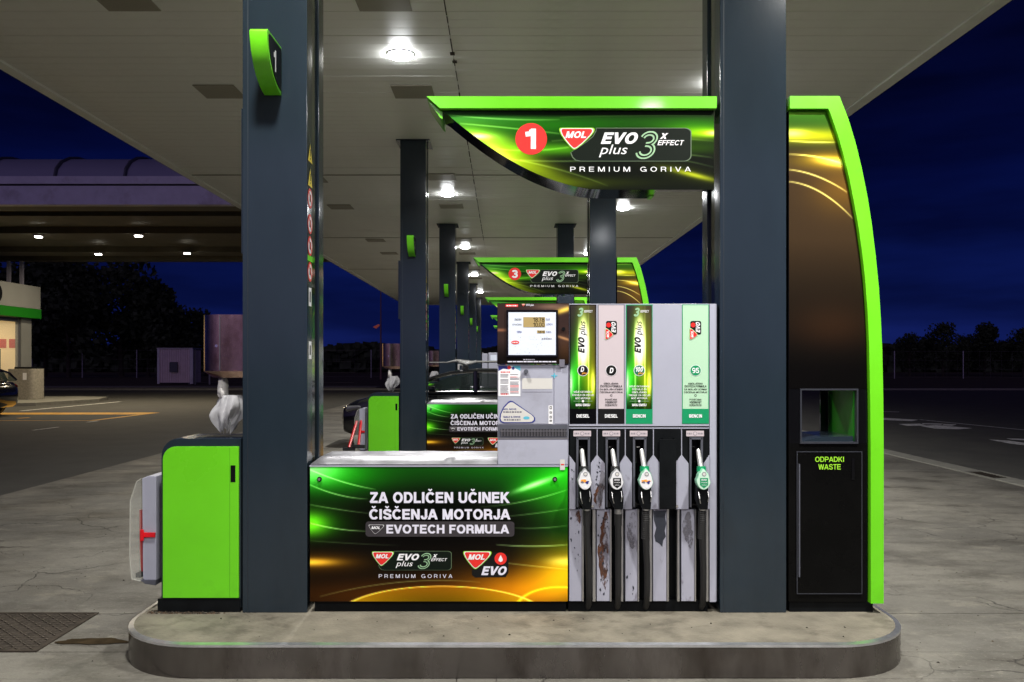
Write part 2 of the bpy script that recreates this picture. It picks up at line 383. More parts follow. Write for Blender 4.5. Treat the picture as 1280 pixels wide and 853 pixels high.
M['screen'] = mat('lit_screen', s8(215, 222, 236), .25, emit=s8(205, 215, 240), es=.10, coat=.2)
M['lcd'] = mat('lcd', s8(168, 146, 96), .3, emit=s8(150, 130, 80), es=.12)
M['lamp'] = mat('lamp_diffuser', (1, 1, 1), .3, emit=(.95, .97, 1.0), es=130)
M['lamp_small'] = mat('lamp_lit', (1, 1, 1), .3, emit=(1, .96, .82), es=40)
M['white_metal'] = mat('white_metal', (.62, .60, .70), .45, .1, .08, 3, dirt=(.42, .38, .44), dscale=1.2)
M['dark_under'] = mat('truck_canopy_underside', (.13, .115, .085), .6, .1, .15, 1.5)
M['asphalt'] = mat('asphalt', (.055, .053, .047), .85, 0, .2, 1.2, bump=.5, bscale=70, dirt=(.04, .04, .037), dscale=.4)
M['kerbstone'] = mat('kerb_stone', (.20, .195, .17), .8, 0, .18, 5, bump=.3, bscale=40, dirt=(.10, .10, .09), dscale=2.5)
M['paint_white'] = mat('road_white', (.62, .62, .60), .7, 0, .25, 9, dirt=(.12, .12, .11), dscale=6, dlo=.56, dhi=.66)
M['paint_yellow'] = mat('road_yellow', (.75, .38, .02), .7, 0, .2, 9, dirt=(.2, .12, .03), dscale=5, dlo=.58, dhi=.7)
M['grass'] = mat('night_grass', (.055, .040, .018), .95, 0, .4, .7, bump=.6, bscale=12)
M['iron'] = mat('cast_iron', (.045, .036, .028), .75, .1, .4, 12, spec=.2)
M['stain'] = mat('oil_stain', (.030, .021, .011), .9, 0, .5, 9, spec=.05)
M['rust'] = mat('rust', (.085, .030, .014), .8, 0, .5, 26, bump=.4, bscale=70)
M['peel'] = mat('peeled_patch', (.022, .026, .040), .7, 0, .2, 20)
M['car'] = mat('black_car_paint', (.010, .011, .014), .15, .3, coat=1)
M['carglass'] = mat('car_glass', (.035, .055, .05), .12, 0, alpha=.76, spec=.15)
M['tyre'] = mat('tyre', (.012, .012, .012), .7)
M['rim_al'] = mat('alloy', (.35, .35, .36), .3, .9)
M['clear'] = mat('clear_plastic', (.75, .78, .72), .08, 0, alpha=.16, spec=.8)
M['clear_edge'] = mat('clear_edge', (.55, .55, .50), .2, alpha=.45)
M['bag'] = mat('thin_white_plastic', (.62, .62, .65), .3, 0, alpha=.72, bump=.5, bscale=30)
M['paper'] = mat('white_paper', (.82, .80, .78), .8, bump=.4, bscale=25)
M['leaf'] = mat('night_leaves', (.040, .055, .025), .8, 0, .4, .6)
M['bark'] = mat('bark', (.05, .04, .03), .9, 0, .3, 5)
M['shop_wall'] = mat('shop_white_panel', (.20, .205, .20), .5, 0, .06, 1)
M['shop_green'] = mat('shop_green_stripe', s8(24, 110, 12), .4)
M['shop_in'] = mat('glowing_shop_wall', (.65, .55, .36), .7, emit=(1, .66, .28), es=.42)  # walls glow by themselves, standing for the lit room
M['bin_stone'] = mat('washed_concrete', (.28, .26, .22), .85, 0, .25, 14, bump=.5, bscale=50)
M['glass'] = mat('window_glass', (.8, .8, .8), .03, 0, alpha=.12, spec=.6)
M['galv'] = mat('galvanised', (.42, .40, .42), .45, .6, .1, 5)
M['shed'] = mat('shed_sheet', (.74, .60, .68), .5, 0, .08, 2)
M['seat'] = mat('seat_fabric', (.03, .03, .03), .9)
M['redglow'] = mat('sodium_lamp', (.8, .2, .1), .4, emit=(1, .18, .1), es=.08)

def ragged(m, sc=26, lo=.44, hi=.52, st=(1, 1, .45)):
    n, l = m.node_tree.nodes, m.node_tree.links; b = n['Principled BSDF']; tc = N(n, 'ShaderNodeTexCoord'); mp = N(n, 'ShaderNodeMapping'); mp.inputs['Scale'].default_value = st
    z = N(n, 'ShaderNodeTexNoise'); z.inputs['Scale'].default_value = sc; z.inputs['Detail'].default_value = 9; z.inputs['Roughness'].default_value = .75
    r_ = N(n, 'ShaderNodeMapRange'); r_.inputs[1].default_value = lo; r_.inputs[2].default_value = hi
    l.new(tc.outputs['Object'], mp.inputs[0]); l.new(mp.outputs[0], z.inputs['Vector']); l.new(z.outputs[0], r_.inputs[0]); l.new(r_.outputs[0], b.inputs['Alpha'])
ragged(M['rust'], 22, .42, .50)
M['nozzle_shade'] = mat('painted_nozzle_shade', (.16, .155, .185), .5); ragged(M['nozzle_shade'], 9, .44, .54, (1, 1, .5))  # purple-grey streaks painted in for the nozzles' shadows
def mat_print(rough=.42, coat=.0):
    m = bpy.data.materials.new('printed_film'); m.use_nodes = True; n, l = m.node_tree.nodes, m.node_tree.links
    b = n['Principled BSDF']; a = N(n, 'ShaderNodeAttribute'); a.attribute_name = 'print'
    l.new(a.outputs['Color'], b.inputs['Base Color']); b.inputs['Roughness'].default_value = rough; b.inputs['Coat Weight'].default_value = coat; b.inputs['Specular IOR Level'].default_value = .08
    tc = N(n, 'ShaderNodeTexCoord'); nb = N(n, 'ShaderNodeTexNoise'); nb.inputs['Scale'].default_value = 5
    l.new(tc.outputs['Object'], nb.inputs['Vector']); bp = N(n, 'ShaderNodeBump'); bp.inputs['Strength'].default_value = .03; bp.inputs['Distance'].default_value = .02
    l.new(nb.outputs[0], bp.inputs['Height']); l.new(bp.outputs[0], b.inputs['Normal'])
    return m
M['print'] = mat_print()

def mat_concrete():
    m = bpy.data.materials.new('forecourt_concrete'); m.use_nodes = True; n, l = m.node_tree.nodes, m.node_tree.links
    b = n['Principled BSDF']; ge = N(n, 'ShaderNodeNewGeometry')
    def noise(s, d=6, ro=.6, sc=(1, 1, 1)):
        mp = N(n, 'ShaderNodeMapping'); mp.inputs['Scale'].default_value = sc; l.new(ge.outputs['Position'], mp.inputs[0])
        z = N(n, 'ShaderNodeTexNoise'); z.inputs['Scale'].default_value = s; z.inputs['Detail'].default_value = d; z.inputs['Roughness'].default_value = ro
        l.new(mp.outputs[0], z.inputs['Vector']); return z.outputs[0]
    def mr(o, a, b_, c, d):
        z = N(n, 'ShaderNodeMapRange'); z.inputs[1].default_value = a; z.inputs[2].default_value = b_; z.inputs[3].default_value = c; z.inputs[4].default_value = d
        l.new(o, z.inputs[0]); return z.outputs[0]
    def mix(f, a, bcol):
        z = N(n, 'ShaderNodeMix', data_type='RGBA'); l.new(f, z.inputs['Factor'])
        if isinstance(a, tuple): z.inputs['A'].default_value = (*a, 1)
        else: l.new(a, z.inputs['A'])
        z.inputs['B'].default_value = (*bcol, 1); return z.outputs['Result']
    c = mix(mr(noise(.5, 5), .38, .62, 0, 1), (.185, .174, .148), (.105, .099, .086))
    c = mix(mr(noise(1.6, 8, .72, (.6, 1.25, 1)), .47, .64, 0, .9), c, (.062, .056, .045))
    c = mix(mr(noise(3.3, 9, .8, (.8, 1.2, 1)), .54, .62, 0, .55), c, (.21, .195, .160))
    c = mix(mr(noise(9, 8, .8), .56, .70, 0, .8), c, (.058, .051, .042))
    c = mix(mr(noise(55, 6, .8), .54, .66, 0, .55), c, (.075, .068, .055))
    c = mix(mr(noise(34, 5, .75), .56, .70, 0, .6), c, (.23, .215, .185))
    # cracks: cell borders bent by noise, kept only in patches
    nv = N(n, 'ShaderNodeTexNoise'); nv.inputs['Scale'].default_value = 2.2; nv.inputs['Detail'].default_value = 6
    l.new(ge.outputs['Position'], nv.inputs['Vector'])
    ad = N(n, 'ShaderNodeVectorMath', operation='MULTIPLY_ADD'); ad.inputs[1].default_value = (.55, .55, 0)
    l.new(nv.outputs['Color'], ad.inputs[0]); l.new(ge.outputs['Position'], ad.inputs[2])
    vo = N(n, 'ShaderNodeTexVoronoi', feature='DISTANCE_TO_EDGE'); vo.inputs['Scale'].default_value = 1.15; l.new(ad.outputs[0], vo.inputs['Vector'])
    ck = mr(vo.outputs['Distance'], .0, .009, 1, 0)
    mk = mr(noise(.45, 2), .48, .57, 0, 1)
    mu = N(n, 'ShaderNodeMath', operation='MULTIPLY'); l.new(ck, mu.inputs[0]); l.new(mk, mu.inputs[1])
    c = mix(mu.outputs[0], c, (.020, .017, .014))
    l.new(c, b.inputs['Base Color'])
    l.new(mr(noise(1.2, 4), .35, .65, .55, .85), b.inputs['Roughness'])
    bp = N(n, 'ShaderNodeBump'); bp.inputs['Strength'].default_value = .5; bp.inputs['Distance'].default_value = .01
    sm = N(n, 'ShaderNodeMath', operation='SUBTRACT'); l.new(noise(28, 8, .7), sm.inputs[0]); l.new(mu.outputs[0], sm.inputs[1])
    l.new(sm.outputs[0], bp.inputs['Height']); l.new(bp.outputs[0], b.inputs['Normal'])
    return m
M['concrete'] = mat_concrete()

# ------------------------------------------------------------------ ground and roads
MB().box(-700, 700, -300, 900, -.5, -.06).build('terrain', M['grass'], kind='structure')
MB().box(-90, 90, -60, 47, -.5, -.016).build('asphalt_road', M['asphalt'], kind='structure')
MB().box(-6.35, 7.0, -14, 46, -.4, -.008).build('joint_bed', M['iron'], kind='structure')
fc = bpy.data.objects.new('forecourt', None); COL.objects.link(fc); fc['kind'] = 'structure'; ORG[fc] = Vector((0, 0, 0))
xsl = [-6.35, -.25, 7.0]; ysl = [-14, -9, -4.5, -.56, -.145, .6, 4.8, 8.2, 11.4, 15, 20, 25, 30, 35, 40, 46]
for i in range(2):
    for j in range(len(ysl)-1):
        g = .003
        MB().box(xsl[i]+g, xsl[i+1]-g, ysl[j]+g, ysl[j+1]-g, -.2, random.uniform(-.001, .001)).build('slab', M['concrete'], fc)
# kerb stones on the right edge of the forecourt and a gully in them
ks = bpy.data.objects.new('kerb', None); COL.objects.link(ks); ks['kind'] = 'structure'; ORG[ks] = Vector((0, 0, 0))
y = -6.0; i = 0
while y < 45:
    if not (7.35 < y+.5 < 8.3):
        MB().box(7.01, 7.36, y+.004, y+.996, -.2, .012+random.uniform(-.003, .003)).build('kerb_stone', M['kerbstone'], ks, bevel=.01, seg=1)
    y += 1.0
gy = thing('drain_grate', 'small black slotted gully grate set in the right kerb', 'drain grate', (7.2, 7.5, 0))
MB().box(7.01, 7.36, 7.0, 8.0, -.2, -.02).build('pit', M['black_matt'], gy)
f = MB(); f.box(7.01, 7.36, 7.0, 7.12, -.02, .012).box(7.01, 7.36, 7.88, 8.0, -.02, .012).box(7.01, 7.06, 7.12, 7.88, -.02, .012).box(7.31, 7.36, 7.12, 7.88, -.02, .012)
f.build('frame', M['kerbstone'], gy)
for k in range(9): MB().box(7.06, 7.31, 7.15+k*.082, 7.175+k*.082, -.02, .006).build('bar', M['iron'], gy)
# manhole grating at left
gr = thing('manhole_grating', 'rusty brown checker plate manhole cover in the concrete at left', 'manhole cover', (-3.3, .2, 0))
MB().flat([(-3.75, -.13), (-2.72, -.13), (-2.72, .58), (-3.75, .58)], .006, px=False, plane='xy').build('plate', M['iron'], gr)
f = MB()
for a in range(23):
    for b_ in range(17):
        cx, cy = -3.72+a*.044, -.11+b_*.041; s = 1 if (a+b_) % 2 else -1
        f.tube([(cx-.013, cy-.010*s, .007), (cx+.013, cy+.010*s, .007)], .006, 4)
f.build('tread_lugs', mat('tread_metal', (.11, .095, .08), .5, .6, .3, 30), gr)['kind'] = 'stuff'
f = MB().box(-3.77, -2.70, .58, .60, -.01, .009).box(-3.77, -2.70, -.15, -.13, -.01, .009).box(-2.72, -2.70, -.13, .58, -.01, .009)
f.build('rim', M['iron'], gr)
def blob(cx, cy, rx, ry, n=26, seed=1, rough=.22):
    rnd = random.Random(seed); ph = [rnd.uniform(0, 6.3) for _ in range(4)]
    out = []
    for k in range(n):
        a = 2*math.pi*k/n; q = 1+rough*(math.sin(2*a+ph[0])*.5+math.sin(3*a+ph[1])*.4+math.sin(5*a+ph[2])*.4+math.sin(9*a+ph[3])*.25)
        out.append((cx+rx*q*math.cos(a), cy+ry*q*math.sin(a)))
    return out
f = MB()
f.flat(blob(-2.46, .03, .19, .062, seed=3), .005, px=False, plane='xy')
o = f.build('oil_stain', M['stain']); o['kind'] = 'structure'
f = MB().flat(blob(-3.9, 4.15, .06, .03, seed=5), .012, px=False, plane='xy')
tag(f.build('fallen_leaf', mat('dry_leaf', (.16, .08, .03), .8)), 'single dry brown leaf lying on the concrete at left', 'leaf')
f = MB(); rnd = random.Random(31)
def bit(f, x, y, z, q, mi):
    a = rnd.uniform(0, 3.14); c, d = math.cos(a)*q, math.sin(a)*q; e = q*rnd.uniform(.4, .9)
    f.add([(x-c, y-d, z), (x+d*.6, y-c*.6, z), (x+c, y+d, z), (x-d*.6, y+c*.6, z), (x, y, z+e)], [(0, 1, 4), (1, 2, 4), (2, 3, 4), (3, 0, 4)], mi)
for k in range(420): bit(f, rnd.uniform(-4.5, 4.5), rnd.uniform(-1.3, 3.2), .001, rnd.uniform(.003, .009)*(1 if rnd.random() < .93 else 1.8), rnd.choice([0, 0, 1, 2]))
f.build('grit', [mat('dark_grit', (.03, .025, .02), .9), mat('pale_grit', (.2, .19, .16), .9), mat('brown_grit', (.07, .045, .025), .9)], kind='stuff')
f = MB()
for k in range(230):
    a = rnd.random(); bit(f, -2.12+a*.42+rnd.gauss(0, .02), -.02+abs(rnd.gauss(0, .035))*(1-a*.7), ISZ0, rnd.uniform(.004, .013), rnd.choice([0, 0, 1]))
for k in range(26): bit(f, rnd.uniform(-1.7, 2.0), rnd.uniform(-.48, -.05), ISZ0, rnd.uniform(.004, .010), 0)
f.build('dry_debris', [mat('debris_dark', (.022, .016, .010), .9), mat('debris_brown', (.06, .035, .018), .9)], kind='stuff')
# markings
rm = MB()
def strip(pts, w, z=-.011):
    f = MB()
    for (x0, y0), (x1, y1) in zip(pts[:-1], pts[1:]):
        d = Vector((x1-x0, y1-y0)); d.normalize(); nx, ny = -d.y*w/2, d.x*w/2
        f.flat([(x0-nx, y0-ny), (x1-nx, y1-ny), (x1+nx, y1+ny), (x0+nx, y0+ny)], z, px=False, plane='xy')
    return f
def G(px, py, z=0):
    r = (1.67-z)*210/(py-454); return ((px-630)*r/210, (r-1)*5)
strip([G(-60, 516), G(194, 515.5)], .17).build('yellow_line_marking', M['paint_yellow'], kind='structure')
strip([G(-60, 525.5), G(112, 525.5)], .13).build('yellow_line_marking', M['paint_yellow'], kind='structure')
strip([G(112, 525.8), G(196, 515.6)], .22).build('yellow_line_marking', M['paint_yellow'], kind='structure')
for k, px in enumerate((17, 54, 93, 132, 171)):
    x0, y0 = G(px, 517)
    MB().flat([(x0-.55, y0-.45), (x0+.45, y0-.45), (x0+.35, y0+.55), (x0-.65, y0+.55)], -.008, px=False, plane='xy').build('yellow_block_marking', M['paint_yellow'], kind='structure')
strip([G(22, 522.5), G(37, 521.8)], .25).build('yellow_line_marking', M['paint_yellow'], kind='structure')
strip([G(26, 513.5), G(150, 502)], .18, -.010).build('white_line_marking', M['paint_white'], kind='structure')
strip([G(41, 537.5), G(73, 533.5)], .10).build('white_line_marking', M['paint_white'], kind='structure')
strip([G(109, 527.7), G(123, 526)], .12, -.006).build('white_line_marking', M['paint_white'], kind='structure')
def rpoly(pts, z=-.010): MB().flat([G(*p) for p in pts], z, px=False, plane='xy').build('white_road_marking', M['paint_white'], kind='structure')
rpoly([(1085, 520.8), (1120, 523), (1148, 524.5), (1140, 526.2), (1110, 525), (1085, 524)])
rpoly([(1123, 529.8), (1150, 529.3), (1158, 531.8), (1134, 532)])
rpoly([(1152, 528.8), (1180, 529.3), (1176, 530.6), (1154, 530)])
rpoly([(1150, 532.2), (1170, 531), (1216, 535), (1198, 536.3), (1168, 535.4)])
rpoly([(1180, 529.7), (1196, 530.2), (1190, 532), (1178, 531.2)])
rpoly([(1236, 549), (1262, 550.5), (1300, 556), (1300, 558.5), (1262, 554)])
rpoly([(1258, 547.5), (1300, 549), (1300, 551), (1264, 549.2)])
strip([G(1085, 513.6), G(1124, 514.8)], .22).build('white_road_marking', M['paint_white'], kind='structure')
strip([G(1150, 524.3), G(1300, 539)], .10).build('white_road_marking', M['paint_white'], kind='structure')
# far kerb line and verge
MB().box(-90, 90, 47, 47.35, -.3, .10).build('far_kerb', M['kerbstone'], kind='structure')
MB().box(-40, -9, 54, 57, -.2, -.02).build('footpath', M['kerbstone'], kind='structure')

# ------------------------------------------------------------------ the canopy
canopy = thing('station_canopy', 'large flat filling station canopy with a ribbed beige soffit over the pumps', 'canopy', (-.5, 16, CAN_Z))
XL, XR, Y0, Y1 = -5.55, 4.50, -7.4, 43.0
SPL = -.553
def plank(f, x0, x1, y0, y1):
    # shallow tray plank: flat underside with turned-up edges, 6 mm gap between planks
    f.add([(x0, y0, CAN_Z), (x0, y1, CAN_Z), (x1, y1, CAN_Z), (x1, y0, CAN_Z), (x0, y0-.003, CAN_Z+.012), (x0, y1+.003, CAN_Z+.012), (x1, y1+.003, CAN_Z+.012), (x1, y0-.003, CAN_Z+.012)],
          [(0, 1, 2, 3), (0, 3, 7, 4), (1, 5, 6, 2), (0, 4, 5, 1), (3, 2, 6, 7)])
w = .20
proto = {}
for side, (a, b_) in enumerate(((XL, SPL-.003), (SPL+.003, XR))):
    f = MB(); plank(f, a, b_, -w/2+.004, w/2-.004); proto[side] = f.build('soffit_plank', M['soffit'], canopy)
far = MB(); first = {0: True, 1: True}
nrow = int(round((Y1-Y0)/w))
for k in range(nrow):
    yc = Y0+w*(k+.5)
    near = 2.2 < yc < 16
    for side, (a, b_) in enumerate(((XL, SPL-.003), (SPL+.003, XR))):
        if near:
            o = proto[side] if first[side] else proto[side].copy()
            if not first[side]: COL.objects.link(o)
            first[side] = False; o.location.y = yc; o.location.z = random.uniform(-.0015, .0015)
        else: plank(far, a, b_, yc-w/2+.004, yc+w/2-.004)
far.build('soffit_planking', M['soffit'], canopy)['kind'] = 'stuff'
MB().box(XL, XR, Y0, Y1, CAN_Z+.035, CAN_Z+.06).build('deck', M['soffit_dark'], canopy)
f = MB(); f.box(XL-.16, XL-.012, Y0-.1, Y1+.1, CAN_Z-.02, CAN_Z+.5); f.box(XR+.012, XR+.16, Y0-.1, Y1+.1, CAN_Z-.02, CAN_Z+.5)
f.box(XL-.16, XR+.16, Y0-.25, Y0-.012, CAN_Z-.02, CAN_Z+.5); f.box(XL-.16, XR+.16, Y1+.012, Y1+.25, CAN_Z-.02, CAN_Z+.5)
f.build('fascia', M['soffit'], canopy)
MB().box(XL-.175, XL-.162, Y0, Y1, CAN_Z-.015, CAN_Z+.52).box(XR+.162, XR+.175, Y0, Y1, CAN_Z-.015, CAN_Z+.52).build('fascia_cladding', M['black_matt'], canopy)
MB().box(XL, XR, 9.93, 9.97, CAN_Z-.012, CAN_Z-.002).box(XL, XR, 24.9, 24.94, CAN_Z-.012, CAN_Z-.002).box(XL, XR, 17.4, 17.44, CAN_Z-.012, CAN_Z-.002).build('cover_strip', M['soffit_dark'], canopy)
f = MB()
rnd = random.Random(3); yy = 2.4
while yy < 18:
    h = rnd.uniform(.15, .5); f.box(SPL-.006+rnd.uniform(-.004, .004), SPL+.006, yy, yy+h, CAN_Z-.006, CAN_Z-.001); yy += h+rnd.uniform(.02, .2)
f.box(SPL-.03, SPL+.02, 4.05, 4.12, CAN_Z-.01, CAN_Z-.001); f.box(SPL-.02, SPL+.03, 4.3, 4.36, CAN_Z-.01, CAN_Z-.001)
f.build('seam_joint', M['iron'], canopy)
# hatches between lamps
hp = None
ordn = ['nearest', 'second', 'third', 'fourth', 'fifth', 'sixth']
hs = [(-1.12, 2.72), (-1.12, 5.35), (-3.5, 2.72), (-3.5, 5.35), (-1.12, 10.1), (-1.12, 12.9), (-3.5, 13.0), (-3.5, 10.3), (-1.12, 17.8), (-1.12, 20.6), (-3.5, 20.6), (-3.5, 17.9), (-3.5, 28.2), (-1.12, 25.3), (-1.12, 28.2)]
for i, (x, y) in enumerate(hs):
    colname = 'centre row' if x > -2 else 'left row'
    if hp is None:
        h = thing('ceiling_hatch', '', 'ceiling hatch', (x, y, CAN_Z), 'unlit square hatches in the canopy soffit')
        MB().box(x-.25, x+.25, y-.25, y+.25, CAN_Z-.014, CAN_Z-.003).build('cover_plate', M['soffit_dark'], h, bevel=.003, seg=1); hp = h
    else:
        h = copy_tree(hp); h.location = (x, y, CAN_Z)
    k = sorted([q[1] for q in hs if q[0] == x]).index(y)
    h['label'] = 'square unlit grey hatch in the soffit, number %s from the front in the %s' % (['one', 'two', 'three', 'four', 'five', 'six', 'seven', 'eight'][k], colname)
# lamps
lp = None
for i, (x, y) in enumerate(LAMPS):
    if lp is None:
        lp = thing('canopy_lamp', '', 'ceiling lamp', (x, y, CAN_Z), 'round lit lamps under the station canopy')
        ring = MB().tube([(x, y, CAN_Z-.002), (x, y, CAN_Z-.014)], .142, 28).build('ring', M['white_metal'], lp)
        f = MB(); n = 24; vs = []; fs = []
        for a in range(5):
            ph = a/4*math.pi/2
            for k in range(n): t = 2*math.pi*k/n; vs.append((x+.135*math.cos(ph)*math.cos(t), y+.135*math.cos(ph)*math.sin(t), CAN_Z-.0145-.045*math.sin(ph)))
        for a in range(4):
            for k in range(n): fs.append((a*n+k, (a+1)*n+k, (a+1)*n+(k+1) % n, a*n+(k+1) % n))
        f.add(vs, fs); f.build('diffuser', M['lamp'], lp, smooth=True)
        h = lp
    else:
        h = copy_tree(lp); h.location = (x, y, CAN_Z)
    side = 'left' if x < 0 else 'right'; k = i % 6
    h['label'] = '%s glowing round lamp of the %s line under the canopy' % (ordn[k], side) if i < 12 else 'added round fill lamp above the photographer on the %s side' % side
    ld = bpy.data.lights.new('lamp_light', 'AREA'); ld.shape = 'DISK'; ld.size = .31; ld.color = (1, .97, .90)
    ld.energy = 128 if i in (0, 6) else 62 if i > 11 else 82; ld.spread = R(150)
    lo = bpy.data.objects.new('lamp_light', ld); COL.objects.link(lo); lo.parent = h; lo.location = (0, 0, -.070)

# ------------------------------------------------------------------ shared drawings
def gl(P, Q, cx, cy, rx, ry, col, k=1.0, ang=0.0, p=2.0):
    c, s = math.cos(R(ang)), math.sin(R(ang)); dx, dy = P-cx, Q-cy
    u, v = (dx*c+dy*s)/rx, (-dx*s+dy*c)/ry
    return (k*np.exp(-((u*u+v*v)**(p/2))))[..., None]*np.array(col, float)
def ln(P, Q, pts, w, col, k=1.0):
    xs, ys = zip(*pts); co = np.polyfit(xs, ys, min(2, len(pts)-1)); y = np.polyval(co, P)
    sl = np.polyval(np.polyder(co), P)
    d = np.abs(Q-y)/np.sqrt(1+sl*sl); x0, x1 = min(xs), max(xs)
    t = np.clip((P-x0)/(x1-x0), 0, 1); m = ((P >= x0) & (P <= x1))*np.sin(np.pi*np.clip(t*.9+.08, 0, 1))**.5
    return (k*m*np.exp(-(d/w)**2))[..., None]*np.array(col, float)
def base(P, col): return np.ones(P.shape+(3,))*np.array(col, float)
def rr(x0, x1, y0, y1, r, n=5, corners=(1, 1, 1, 1)):
    out = []
    for (cx, cy, a0, on) in ((x1-r, y0+r, -90, corners[0]), (x1-r, y1-r, 0, corners[1]), (x0+r, y1-r, 90, corners[2]), (x0+r, y0+r, 180, corners[3])):
        if on:
            for k in range(n+1): a = R(a0+90*k/n); out.append((cx+r*math.cos(a), cy+r*math.sin(a)))
        else:
            out.append({-90: (x1, y0), 0: (x1, y1), 90: (x0, y1), 180: (x0, y0)}[a0])
    return out
def circ(cx, cy, r, n=28, ry=None): return [(cx+r*math.cos(2*math.pi*k/n), cy+(ry or r)*math.sin(2*math.pi*k/n)) for k in range(n)]
SH = [(.06, 0), (.92, 0), (.98, .02), (1, .08), (.99, .17), (.92, .33), (.80, .53), (.66, .75), (.52, .93), (.46, .99), (.42, 1), (.38, .98), (.28, .82), (.15, .56), (.05, .32), (.005, .14), (0, .06), (.02, .01)]
EM = ['limeprint', 'white', 'red', 'lilac', 'darkbox', 'boxline', 'inkblack', 'green', 'orange']
def EMM(): return [M[k] for k in EM]
def shield(f, x0, x1, y0, y1, y, out=0, mid=1, inn=2, txt=1, rot=False):
    def P(s):
        res = []
        for u, v in SH:
            u2, v2 = .47+(u-.47)*s, .40+(v-.40)*s
            if rot: res.append((x0+v2*(x1-x0), y1-u2*(y1-y0)))
            else: res.append((x0+u2*(x1-x0), y0+v2*(y1-y0)))
        return res
    f.flat(P(1.0), y, out); f.flat(P(.93), y-.0008, mid); f.flat(P(.86), y-.0016, inn)
    W, H = x1-x0, y1-y0
    if rot: f.text('MOL', x0+.16*W, x0+.46*W, y0+.22*H, y0+.82*H, y-.0026, txt, .03, .25, rot=True)
    else: f.text('MOL', x0+.17*W, x0+.76*W, y0+.17*H, y0+.47*H, y-.0026, txt, .03, .25)
def evoplus(f, x0, x1, y0, y1, y, detail=True):
    """dark rounded box with EVO plus 3x EFFECT"""
    W, H = x1-x0, y1-y0
    def q(a, b): return (x0+a*W, y0+b*H)
    poly = [(.13, .0)]+[(.94+.055*math.sin(R(a)), .13-.13*math.cos(R(a))) for a in range(0, 91, 15)]+[(.94+.055*math.cos(R(a)), .82+.18*math.sin(R(a))) for a in range(0, 91, 15)]+[(.08, 1), (.04, .97), (.015, .88), (0, .74), (.05, .62), (.12, .45), (.185, .25), (.21, .08), (.2, 0)]
    poly = [poly[0]]+poly[1:]; poly[0] = (.21, 0); poly = poly[:-1]
    f.flat([q(*p) for p in poly], y, 5)
    c = (.52, .5); f.flat([q(c[0]+(a-c[0])*.985, c[1]+(b-c[1])*.965) for a, b in poly], y-.0008, 4)
    f.text('EVO', *[v for v in (q(.25, 0)[0], q(.555, 0)[0], q(0, .14)[1], q(0, .48)[1])], y-.002, 1, .045, .28)
    f.text('plus', q(.235, 0)[0], q(.47, 0)[0], q(0, .50)[1], q(0, .88)[1], y-.002, 1, .0, .28)
    f.three(q(.52, 0)[0], q(.745, 0)[0], q(0, .10)[1], q(0, .93)[1], y-.0016, 9, 4)
    f.text('x', q(.735, 0)[0], q(.805, 0)[0], q(0, .16)[1], q(0, .33)[1], y-.002, 1, .05, .28)
    if detail: f.text('EFFECT', q(.715, 0)[0], q(.935, 0)[0], q(0, .37)[1], q(0, .52)[1], y-.002, 1, .02, .28)
M['three'] = mat('pale_green_metallic_print', s8(150, 190, 150), .3)
EM.append('three')
def drop(f, cx, cy, r, y):
    f.flat(circ(cx, cy, r), y, 2)
    f.flat([(cx+.0*r, cy-.62*r), (cx+.22*r, cy-.2*r), (cx+.36*r, cy+.12*r), (cx+.32*r, cy+.38*r), (cx, cy+.55*r), (cx-.32*r, cy+.38*r), (cx-.36*r, cy+.12*r), (cx-.2*r, cy-.2*r)], y-.001, 1)

